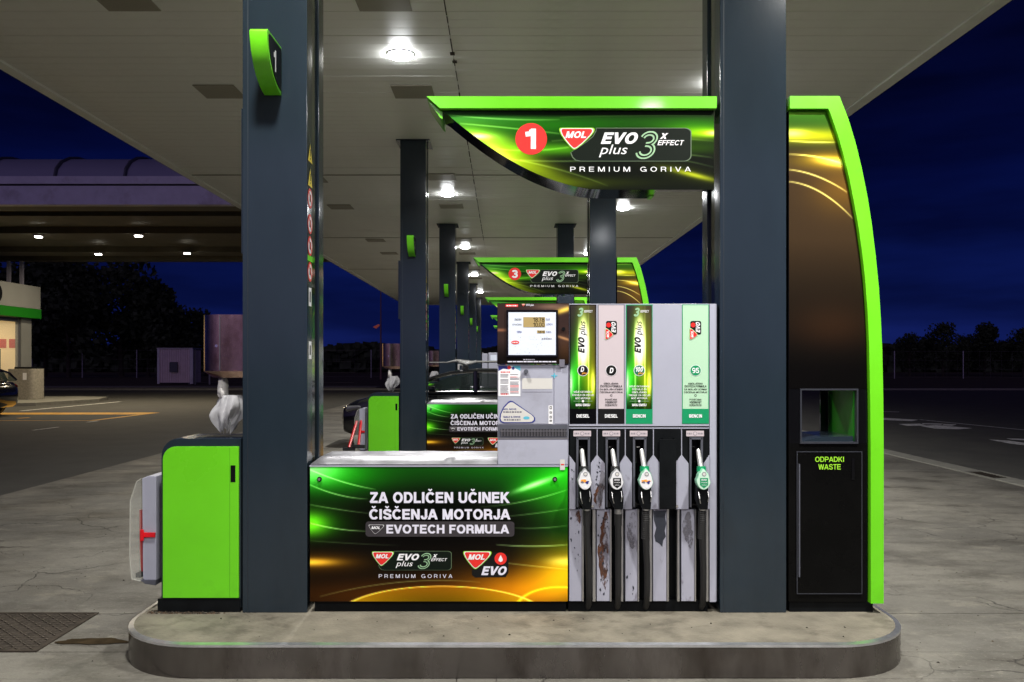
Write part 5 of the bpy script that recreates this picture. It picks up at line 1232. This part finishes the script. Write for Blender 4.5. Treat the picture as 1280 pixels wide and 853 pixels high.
# ------------------------------------------------------------------ cars
def wheel(f1, f2, cx, cy, r, w, side):
    pass
def car(loc, label, flip=1, rack=False, cat='car'):
    """x runs from nose (0) to tail (4.5), mirrored by flip"""
    t = thing('parked_car', label, cat, loc); L0 = Vector(loc)
    def P(x, y, z): return (L0.x+flip*x, L0.y+y, L0.z+z)
    st = [  # x, half width, z low, z belt/top of body
        (.00, .52, .42, .66), (.06, .72, .30, .80), (.25, .82, .24, .90), (.60, .88, .22, .98), (1.1, .91, .20, 1.04), (1.45, .92, .20, 1.08), (2.2, .92, .20, 1.09), (3.1, .92, .20, 1.10), (3.9, .90, .22, 1.12), (4.3, .84, .26, 1.06), (4.45, .72, .34, .92), (4.52, .55, .45, .75)]
    f = MB(); vs = []; m = 15
    for x, w, zl, zt in st:
        sec = [(-.8, 0), (-.96, .10), (-1, .32), (-1, .62), (-.985, .80), (-.94, .93), (-.80, 1.0), (0, 1.02)]
        sec = sec+[(-a, b) for a, b in sec[-2::-1]]
        for a, b in sec: vs.append(P(x, a*w, zl+(zt-zl)*b))
    fs = [(i*m+k, i*m+k+1, (i+1)*m+k+1, (i+1)*m+k) for i in range(len(st)-1) for k in range(m-1)]
    fs += [(i*m+m-1, i*m, (i+1)*m, (i+1)*m+m-1) for i in range(len(st)-1)]+[tuple(range(m)), tuple(range((len(st)-1)*m, len(st)*m))]
    f.add(vs, fs); f.build('body', M['car'], t, smooth=True)
    # roof shell and pillars
    bl = [(1.30, 1.07), (1.62, 1.25), (2.0, 1.42), (2.5, 1.515), (3.1, 1.53), (3.7, 1.49), (4.1, 1.38), (4.38, 1.10)]
    f = MB(); vs = []; sec = [(-1, 0), (-.9, .62), (-.80, .93), (-.62, 1.0), (0, 1.02), (.62, 1.0), (.80, .93), (.9, .62), (1, 0)]
    for x, z in bl:
        h = z-1.02
        for a, b in sec:
            vs.append(P(x, a*.80*(1 if abs(a) == 1 else 1), 1.02+h*b))
    mm = len(sec); fs = []
    for i in range(len(bl)-1):
        for k in (2, 3, 4, 5):
            if i == 0 or i == 6: continue
            fs.append((i*mm+k, i*mm+k+1, (i+1)*mm+k+1, (i+1)*mm+k))
    f.add(vs, fs); f.build('roof', M['car'], t, smooth=True)
    # side glass, windscreen
    for sd in (-1, 1):
        f = MB(); q = [(1.55, 1.10), (1.75, 1.22), (2.05, 1.36), (2.5, 1.455), (2.62, 1.46), (2.62, 1.11)]
        f.add([P(x, sd*(.83-.05*(z-1.08)/.45), z) for x, z in q], [tuple(range(len(q)))])
        q = [(2.76, 1.11), (2.76, 1.465), (3.4, 1.46), (3.85, 1.40), (3.95, 1.30), (3.95, 1.12)]
        f.add([P(x, sd*(.83-.05*(z-1.08)/.45), z) for x, z in q], [tuple(range(len(q)))]); f.build('side_window', M['carglass'], t)
        f = MB(); ed = [(1.30, 1.09), (1.55, 1.24), (1.85, 1.38), (2.2, 1.475), (2.7, 1.52), (3.3, 1.515), (3.8, 1.46), (4.1, 1.36), (4.33, 1.12)]
        for a, b in zip(ed[:-1], ed[1:]): f.tube([P(a[0], sd*(.84-.05*(a[1]-1.08)/.45), a[1]), P(b[0], sd*(.84-.05*(b[1]-1.08)/.45), b[1])], .035, 8)
        f.tube([P(2.69, sd*.84, 1.09), P(2.69, sd*.79, 1.50)], .05, 8); f.tube([P(4.0, sd*.83, 1.09), P(3.85, sd*.76, 1.44)], .06, 8); f.build('window_pillar', M['car'], t, smooth=True)
        MB().tube([P(1.35, sd*.855, 1.105), P(2.2, sd*.87, 1.11), P(3.95, sd*.86, 1.115)], .006, 6).tube([P(1.55, sd*.835, 1.235), P(1.85, sd*.82, 1.355), P(2.2, sd*.81, 1.445), P(2.7, sd*.805, 1.49), P(3.4, sd*.805, 1.48), P(3.95, sd*.82, 1.38)], .006, 6).build('chrome_trim', M['chrome'], t)
        MB().box(*sorted((P(1.72, 0, 0)[0], P(1.92, 0, 0)[0])), *sorted((P(0, sd*.90, 0)[1], P(0, sd*1.10, 0)[1])), L0.z+1.09, L0.z+1.22).build('mirror', M['car'], t, bevel=.03)
        for wx in (.88, 3.62):
            wy0, wy1 = sorted((sd*.72, sd*.93))
            tw = MB().tube([P(wx, wy0, .33), P(wx, wy0+.02, .33), P(wx, wy1-.02, .33), P(wx, wy1, .33)], [.30, .33, .33, .30], 28).build('wheel', M['tyre'], t, smooth=True)
            f = MB().tube([P(wx, sd*.925, .33), P(wx, sd*.938, .33)], .205, 24)
            for k in range(5):
                a = 2*math.pi*k/5; f.tube([P(wx, sd*.942, .33), P(wx+.19*math.cos(a), sd*.945, .33+.19*math.sin(a))], .02, 6)
            f.build('rim', M['rim_al'], tw)
        f = MB(); f.tube([P(.10, sd*.60, .72), P(.18, sd*.76, .76), P(.42, sd*.845, .80)], [.045, .07, .03], 10).build('headlight', mat('headlight', (.16, .16, .17), .12, .3), t, smooth=True)
        MB().tube([P(4.40, sd*.70, .92), P(4.28, sd*.83, .96)], .05, 8).build('tail_light', mat('tail_light', (.25, .01, .01), .2), t, smooth=True)
    f = MB(); f.add([P(1.28, -.76, 1.08), P(1.28, .76, 1.08), P(1.98, .62, 1.42), P(1.98, -.62, 1.42)], [(0, 1, 2, 3)]); f.build('windscreen', M['carglass'], t)
    f = MB(); f.add([P(4.40, -.74, 1.1), P(4.40, .74, 1.1), P(4.1, .62, 1.39), P(4.1, -.62, 1.39)], [(0, 1, 2, 3)]); f.build('rear_window', M['carglass'], t)
    for sy in (-.36, .36):
        for sx in (2.35, 3.25):
            b = sorted((P(sx, 0, 0)[0], P(sx+.18, 0, 0)[0])); MB().box(b[0], b[1], L0.y+sy-.24, L0.y+sy+.24, L0.z+.75, L0.z+1.22).box(b[0]+.03, b[1]-.03, L0.y+sy-.12, L0.y+sy+.12, L0.z+1.22, L0.z+1.40).build('seat', M['seat'], t, bevel=.04)
    if rack:
        f = MB()
        for x in (2.35, 3.35): f.tube([P(x, -.78, 1.53), P(x, -.74, 1.63), P(x, .74, 1.63), P(x, .78, 1.53)], .022, 8)
        for y, z0 in ((-.55, 1.66), (.2, 1.66)):
            f.tube([P(1.75, y, z0+.02), P(2.1, y, z0+.02), P(2.3, y, z0+.06), P(2.6, y, z0+.03), P(3.1, y, z0+.035), P(3.6, y, z0), P(4.1, y, z0)], [.010, .012, .026, .024, .02, .018, .012], 8)
        f.tube([P(2.3, -.6, 1.72), P(2.5, -.6, 1.64), P(2.7, -.6, 1.70)], .03, 8)
        f.build('roof_rack', M['rail'], t, smooth=True)
        MB().tube([P(2.5, -.82, 1.57), P(2.5, -.76, 1.57)], .055, 12).build('rack_clamp', M['rubber'], t)
    return t
car((-3.25, 12.4, -.0), 'black estate car with a silver roof carrier parked behind the second island', 1, True)
car((-20.25, 21.6, -.01), 'black car at the left edge of the picture by the shop', 1)

# ------------------------------------------------------------------ truck canopy at left
tcn = thing('truck_canopy', 'long truck canopy with white fascia and arched translucent roof at left', 'canopy', (-20, 26, 0))
TX0, TX1, TY0, TY1 = -48, -7.9, 20.5, 35.2
MB().box(TX0, TX1, TY0, TY0+.3, 6.48, 7.05).build('fascia', M['white_metal'], tcn)
MB().box(TX0, TX1, TY0-.06, TY0+.3, 7.10, 7.33).build('gutter', M['white_metal'], tcn)
MB().box(TX0, TX1, TY0+.02, TY0+.28, 7.05, 7.10).build('shadow_gap', M['black_matt'], tcn)
MB().box(TX0, TX1-.05, TY0+.3, TY1, 6.75, 6.95).build('deck', M['dark_under'], tcn)
for k, yb in enumerate((TY0+.32, 22.6, 26.3, 31.6, 34.6)):
    d_ = (.9, 1.1, 1.5, 1.3, .6)[k]
    MB().box(TX0, TX1-.1, yb, yb+d_, 6.50, 6.745).build('beam', M['dark_under'], tcn)
MB().box(TX1-.3, TX1, TY0+.32, TY1, 6.46, 6.749).build('edge_beam', M['dark_under'], tcn)
# arched roof with ribs
f = MB(); vs = []; n = 10; xs = [TX0, TX1]
arc = [(TY0+.3+4.2*(1-math.cos(R(a)))/1.0*.5, 7.33+1.0*math.sin(R(a))) for a in np.linspace(0, 180, n+1)]
for x in xs: vs += [(x, a, b) for a, b in arc]
f.add(vs, [(i, i+1, n+2+i, n+1+i) for i in range(n)]); f.build('arched_roof', mat('milky_sheet', (.30, .30, .42), .5), tcn, smooth=True)
for x in np.arange(TX1-1.6, TX0, -2.15):
    MB().tube([(x, a, b+.02) for a, b in arc], .06, 6).build('roof_rib', M['grey_dark'], tcn)
for x, y in ((-23.46, 34.8), (-22.85, 34.8), (-16.5, 22), (-36, 22)):
    if y > 30: MB().box(x-.07, x+.07, y-.07, y+.07, 0, 6.7).build('post', M['white_metal'], tcn)
TL = [(48, 295), (173, 294), (123, 317), (234, 316)]
lq = None
for k, (px, py) in enumerate(TL):
    r_ = (6.46-1.67)*210/(454-py); x, y = (px-630)*r_/210, (r_-1)*5
    if lq is None:
        lq = thing('canopy_spotlight', '', 'ceiling lamp', (x, y, 6.46), 'small lit lamps under the truck canopy')
        MB().tube([(x, y, 6.499), (x, y, 6.43)], .17, 16).build('housing', M['white_metal'], lq); MB().tube([(x, y, 6.429), (x, y, 6.40)], .13, 16).build('lens', M['lamp_small'], lq); h = lq
        O0 = Vector((x, y, 6.46))
    else: h = copy_tree(lq); h.location = (x, y, 6.46)
    h['label'] = ['leftmost front lamp', 'right front lamp', 'left rear lamp', 'right rear lamp'][k]+' glowing under the truck canopy'
    ld = bpy.data.lights.new('spotlight_light', 'AREA'); ld.shape = 'DISK'; ld.size = .5; ld.energy = 125; ld.color = (1, .84, .58)
    lo = bpy.data.objects.new('spotlight_light', ld); COL.objects.link(lo); lo.parent = h; lo.location = (0, 0, -.09)

# ------------------------------------------------------------------ shop at far left
sh = thing('shop_building', 'station shop with white fascia, green stripe and warmly lit window at far left', 'shop', (-26, 36, 0))
SX1 = -21.3
MB().box(-34, SX1, 20.0, 33.6, 4.13, 5.15).build('fascia', M['shop_wall'], sh)
MB().box(-34, SX1+.02, 20.0, 33.64, 3.70, 4.12).build('green_stripe', M['shop_green'], sh)
MB().tube([(SX1-.0, 30.2, 4.62), (SX1+.03, 30.2, 4.62)], .42, 20).build('round_emblem', M['black_matt'], sh)
MB().box(-34, SX1-.3, 33.0, 33.4, .12, 3.69).build('end_wall', M['shop_wall'], sh)
MB().box(SX1-.55, SX1-.28, 32.55, 32.99, .12, 3.69).build('corner_pier', M['shop_wall'], sh)
MB().box(-33.9, SX1-.56, 32.90, 32.99, .13, 3.69).build('glowing_interior_wall', M['shop_in'], sh)
MB().box(-25.2, -25.0, 20.0, 32.89, .13, 3.69).build('glowing_interior_wall', M['shop_in'], sh)
MB().box(-34, SX1-.3, 20, 33, .10, .13).build('floor', M['kerbstone'], sh)
wdf = MB().box(SX1-.42, SX1-.34, 30.4, 30.5, .13, 3.69).box(SX1-.42, SX1-.34, 32.47, 32.54, .13, 3.69).box(SX1-.42, SX1-.34, 20.1, 32.4, 3.5, 3.69).build('window_frame', M['grey_dark'], sh)
MB().box(SX1-.39, SX1-.37, 30.5, 32.47, .13, 3.5).box(SX1-.39, SX1-.37, 20.1, 30.4, .13, 3.5).build('pane', M['glass'], wdf)
MB().box(-22.75, -22.45, 32.84, 32.89, 2.35, 2.75).build('red_sign', M['red'], sh); MB().box(-22.3, -22.0, 32.84, 32.89, 2.35, 2.75).build('red_sign', M['red'], sh)
f = MB()
for k in range(4): f.box(-24.0, -22.6, 32.2, 32.7, .3+k*.5, .34+k*.5)
f.box(-24.04, -23.98, 32.2, 32.7, .13, 2.3).box(-22.64, -22.58, 32.2, 32.7, .13, 2.3); f.build('shelf', M['grey_dark'], sh)
f = MB(); rnd = random.Random(5)
for k in range(3):
    xx = -23.9
    while xx < -22.75: w2 = rnd.uniform(.12, .25); f.box(xx, xx+w2, 32.25, 32.6, .35+k*.5, .35+k*.5+rnd.uniform(.15, .38), rnd.choice([0, 1, 2, 3])); xx += w2+.03
f.build('shelf_goods', [M['green'], M['red'], M['white'], M['yellow']], sh)
ld = bpy.data.lights.new('shop_light', 'AREA'); ld.shape = 'RECTANGLE'; ld.size = 1.5; ld.size_y = 2.5; ld.energy = 30; ld.color = (1, .78, .45)
lo = bpy.data.objects.new('shop_light', ld); COL.objects.link(lo); lo.parent = sh; lo.location = (2.9, -5.0, 3.5)
MB().prism([(-45, 27.3), (-19.4, 27.3), (-18.4, 28), (-17.6, 31.5), (-18.3, 33.8), (-20, 34.5), (-45, 34.5)], -.1, .11, plane='xy').build('shop_pavement', M['kerbstone'], kind='structure')
pl = thing('stone_planter', 'pale washed concrete bin standing in front of the shop wall', 'bin', (-20.6, 31.6, .11))
f = MB(); A = rr(-21.25, -20.05, 30.8, 31.8, .25, 4); n = len(A)
f.prism(A, .11, 1.42, plane='xy'); f.build('tub', M['bin_stone'], pl, bevel=.02)
f = MB(); f.box(-20.95, -20.15, 30.95, 31.7, 1.42, 1.50); f.build('lid', M['black_matt'], pl)
MB().box(-20.5, -20.35, 30.78, 30.80, .95, 1.25).build('sticker', M['white'], pl)

# ------------------------------------------------------------------ distance: shed, fences, trees, street lamp
sd = thing('corrugated_shed', 'pale pinkish corrugated shed with a meter box by the fence', 'shed', (-26, 62.6, 0))
f = MB(); x0, x1 = -27.6, -24.9; k = 0
xx = x0
while xx < x1-.01: f.box(xx, xx+.09, 62.0 if k % 2 else 62.05, 62.1, .1, 2.78); xx += .09; k += 1
f.build('front_sheet', M['shed'], sd)
MB().box(x0, x1, 62.11, 64, .1, 2.70).build('walls', M['shed'], sd); MB().box(x0-.08, x1+.08, 61.95, 64.1, 2.78, 2.88).build('roof', M['galv'], sd)
MB().box(x0-.05, x0+.12, 61.96, 62.1, 0, 2.78).box(x1-.12, x1+.12, 61.9, 62.1, 0, 2.78).build('corner_post', M['white_metal'], sd)
MB().box(-26.6, -26.0, 61.8, 62, .95, 1.75).build('meter_box', M['grey_dark'], sd)
gm = M['galv']
def fence(name, label, pts, h, posts, mesh=True):
    t = thing(name, label, 'fence', (pts[0][0], pts[0][1], 0))
    for (x, y) in posts: MB().tube([(x, y, -.05), (x, y, h)], .065, 6).build('post', gm, t)
    for (a, b_) in zip(pts[:-1], pts[1:]):
        f = MB(); L = math.dist(a, b_)
        for z in (.1, h*.33, h*.66, h-.05): f.tube([(a[0], a[1], z), (b_[0], b_[1], z)], .012, 4)
        k = int(L/1.2)
        for j in range(k+1): u = j/max(1, k); f.tube([(a[0]+(b_[0]-a[0])*u, a[1]+(b_[1]-a[1])*u, .05), (a[0]+(b_[0]-a[0])*u, a[1]+(b_[1]-a[1])*u, h)], .010, 3)
        f.build('wire_mesh', mat('wire', (.12, .11, .11), .5, .5), t)
    return t
YF = 92.0; rF = 1+YF/5
fence('boundary_fence', 'wire mesh fence with pale posts along the verge left of the pumps', [(-80, YF), (-6, YF)], 3.2, [(X(px, rF), YF) for px in (-20, 40, 103, 171, 404, 464)])
fence('boundary_fence', 'wire mesh fence with pale posts beyond the road at right', [(20, 88), (95, 88)], 3.0, [(X(px, 18.6), 88) for px in (900, 1118, 1204, 1300)])
fence('boundary_fence', 'short fence with white and rust posts right of the corrugated shed', [(-24.6, 62.5), (-12, 62.5)], 2.75, [(X(px, 13.5), 62.5) for px in (236, 244, 262, 330)])
lpst = thing('street_lamp', 'thin tall street lamp with a reddish head beyond the forecourt', 'street lamp', (X(476, 17), 80, 0))
r_ = 17; xp = X(476, r_)
MB().tube([(xp, 80, 0), (xp, 80, Z(360, r_))], [.10, .05], 8).build('pole', mat('rusty_pole', (.22, .12, .12), .6), lpst)
MB().tube([(xp, 80, Z(407, r_)), (X(472, r_), 80, Z(408, r_))], .04, 6).build('arm', M['galv'], lpst)
MB().prism([(X(466.5, r_), Z(409, r_)), (X(473.5, r_), Z(405.5, r_)), (X(475, r_), Z(407, r_)), (X(470, r_), Z(411, r_))], 79.8, 80.2).build('lamp_head', M['redglow'], lpst)

def tree_mesh(seed, h, spread, nleaf, tr=.16, base_=.06):
    rnd = random.Random(seed); wood = MB(); lf = MB()
    wood.tube([(0, 0, 0), (.1, 0, h*.25), (-.05, .1, h*.55), (0, 0, h*.85)], [tr*1.3, tr, tr*.6, tr*.2], 7)
    cl = []
    for k in range(17):
        a = rnd.uniform(0, 6.28); z0 = h*rnd.uniform(base_, .7); z1 = min(h*.97, z0+h*rnd.uniform(.1, .35)); q = spread*rnd.uniform(.3, 1)*(1-.55*max(0, (z1/h-.5))/.5)
        e = (q*math.cos(a), q*math.sin(a), z1); wood.tube([(0, 0, z0), (e[0]*.5, e[1]*.5, (z0+z1)/2+.2), e], [tr*.45, tr*.3, tr*.12], 5)
        cl.append((e, h*rnd.uniform(.09, .17)))
    cl.append(((0, 0, h*.9), h*.13))
    for k in range(nleaf):
        (cx, cy, cz), cr_ = rnd.choice(cl); d = Vector((rnd.gauss(0, 1), rnd.gauss(0, 1), rnd.gauss(0, .8))); d = d.normalized()*cr_*rnd.random()**.45*1.25
        p = Vector((cx, cy, cz))+d; s = h*rnd.uniform(.016, .034); n_ = Vector((rnd.gauss(0, 1), rnd.gauss(0, 1), rnd.gauss(0, 1))).normalized(); u = n_.orthogonal().normalized()*s; v = n_.cross(u).normalized()*s*.7
        lf.add([p-u, p-v, p+u, p+v], [(0, 1, 2, 3)])
    return wood, lf
protos = []
for sdx, (h, sp, nl) in enumerate(((11, 4.2, 5200), (9, 4.0, 4200), (6, 2.8, 3200))):
    w_, l_ = tree_mesh(21+sdx, h, sp, nl)
    protos.append((w_, l_, h))
first_t = {}
def tree(kind, x, y, s, label, rot=0.0, sz=1.0):
    if kind not in first_t:
        t = thing('leafy_tree', label, 'tree', (0, 0, 0), 'dark trees around the station')
        protos[kind][0].build('trunk', M['bark'], t); protos[kind][1].build('crown', M['leaf'], t); first_t[kind] = t
    else: t = copy_tree(first_t[kind]); t['label'] = label
    t.location = (x, y, -.1); t.scale = (s, s, s*sz); t.rotation_euler = (0, 0, rot)
for k, (px, hz, r_, kind) in enumerate(((-10, 330, 20, 0), (40, 322, 20, 0), (92, 322, 20, 0), (138, 326, 20, 1), (168, 350, 20, 0), (192, 384, 21, 1), (216, 392, 22, 2), (238, 388, 22, 1), (262, 398, 23, 2), (285, 404, 23, 2))):
    h = Z(hz, r_)*1.0; H = protos[kind][2]
    tree(kind, X(px, r_), (r_-1)*5+random.uniform(-2, 4), h/H, ['tall black silhouetted tree behind the shop roof', 'large dark tree directly right of the shop', 'broad dark tree under the truck canopy centre', 'dark tree below the third canopy lamp', 'dark tree at the edge of the open blue sky', 'lower dark tree stepping down to the right', 'small round dark tree left of the shed', 'mid-height dark tree above the shed', 'small dark tree beside the steel dispenser', 'lowest dark tree hidden near the first column'][k], k*1.3)
for k, (px, hz, r_, kind) in enumerate(((1150, 420, 22, 2), (1185, 405, 22, 1), (1213, 422, 24, 2), (1245, 404, 22, 0), (1280, 412, 21, 1), (1318, 402, 21, 0))):
    h = Z(hz, r_); H = protos[kind][2]
    tree(kind, X(px, r_), (r_-1)*5+random.uniform(-2, 3), h/H, ['small dark bush tree nearest the lime tower at right', 'round dark tree left of the pale gap at right', 'low dark tree in the gap of the right skyline', 'taller pointed dark tree near the right edge', 'dark tree at the right edge of the picture', 'outermost dark tree just at the right border'][k], k*2.1)
# far low wood as one mass
f = MB(); rnd = random.Random(8)
for k in range(15000):
    x = rnd.uniform(-170, 170); y = 150+rnd.uniform(0, 14); top = 4.6+1.2*mnoise.noise(Vector((x*.05, 0, 0)))+1.2*mnoise.noise(Vector((x*.22, 3, 0)))
    z = rnd.uniform(0, 1)**.8*top; s = rnd.uniform(.5, 1.1); n_ = Vector((rnd.gauss(0, .6), -1, rnd.gauss(0, .6))).normalized(); u = n_.orthogonal().normalized()*s; v = n_.cross(u)
    p = Vector((x, y, z)); f.add([p-u, p-v, p+u, p+v], [(0, 1, 2, 3)])
f.build('distant_wood', M['leaf'], kind='stuff')
f = MB(); 
for k in range(60):
    x = -170+k*340/59; f.box(x-3, x+3, 158, 162, 0, 3.6+1.2*mnoise.noise(Vector((x*.05, 0, 0))))
f.build('distant_hedge', M['leaf'], kind='stuff')
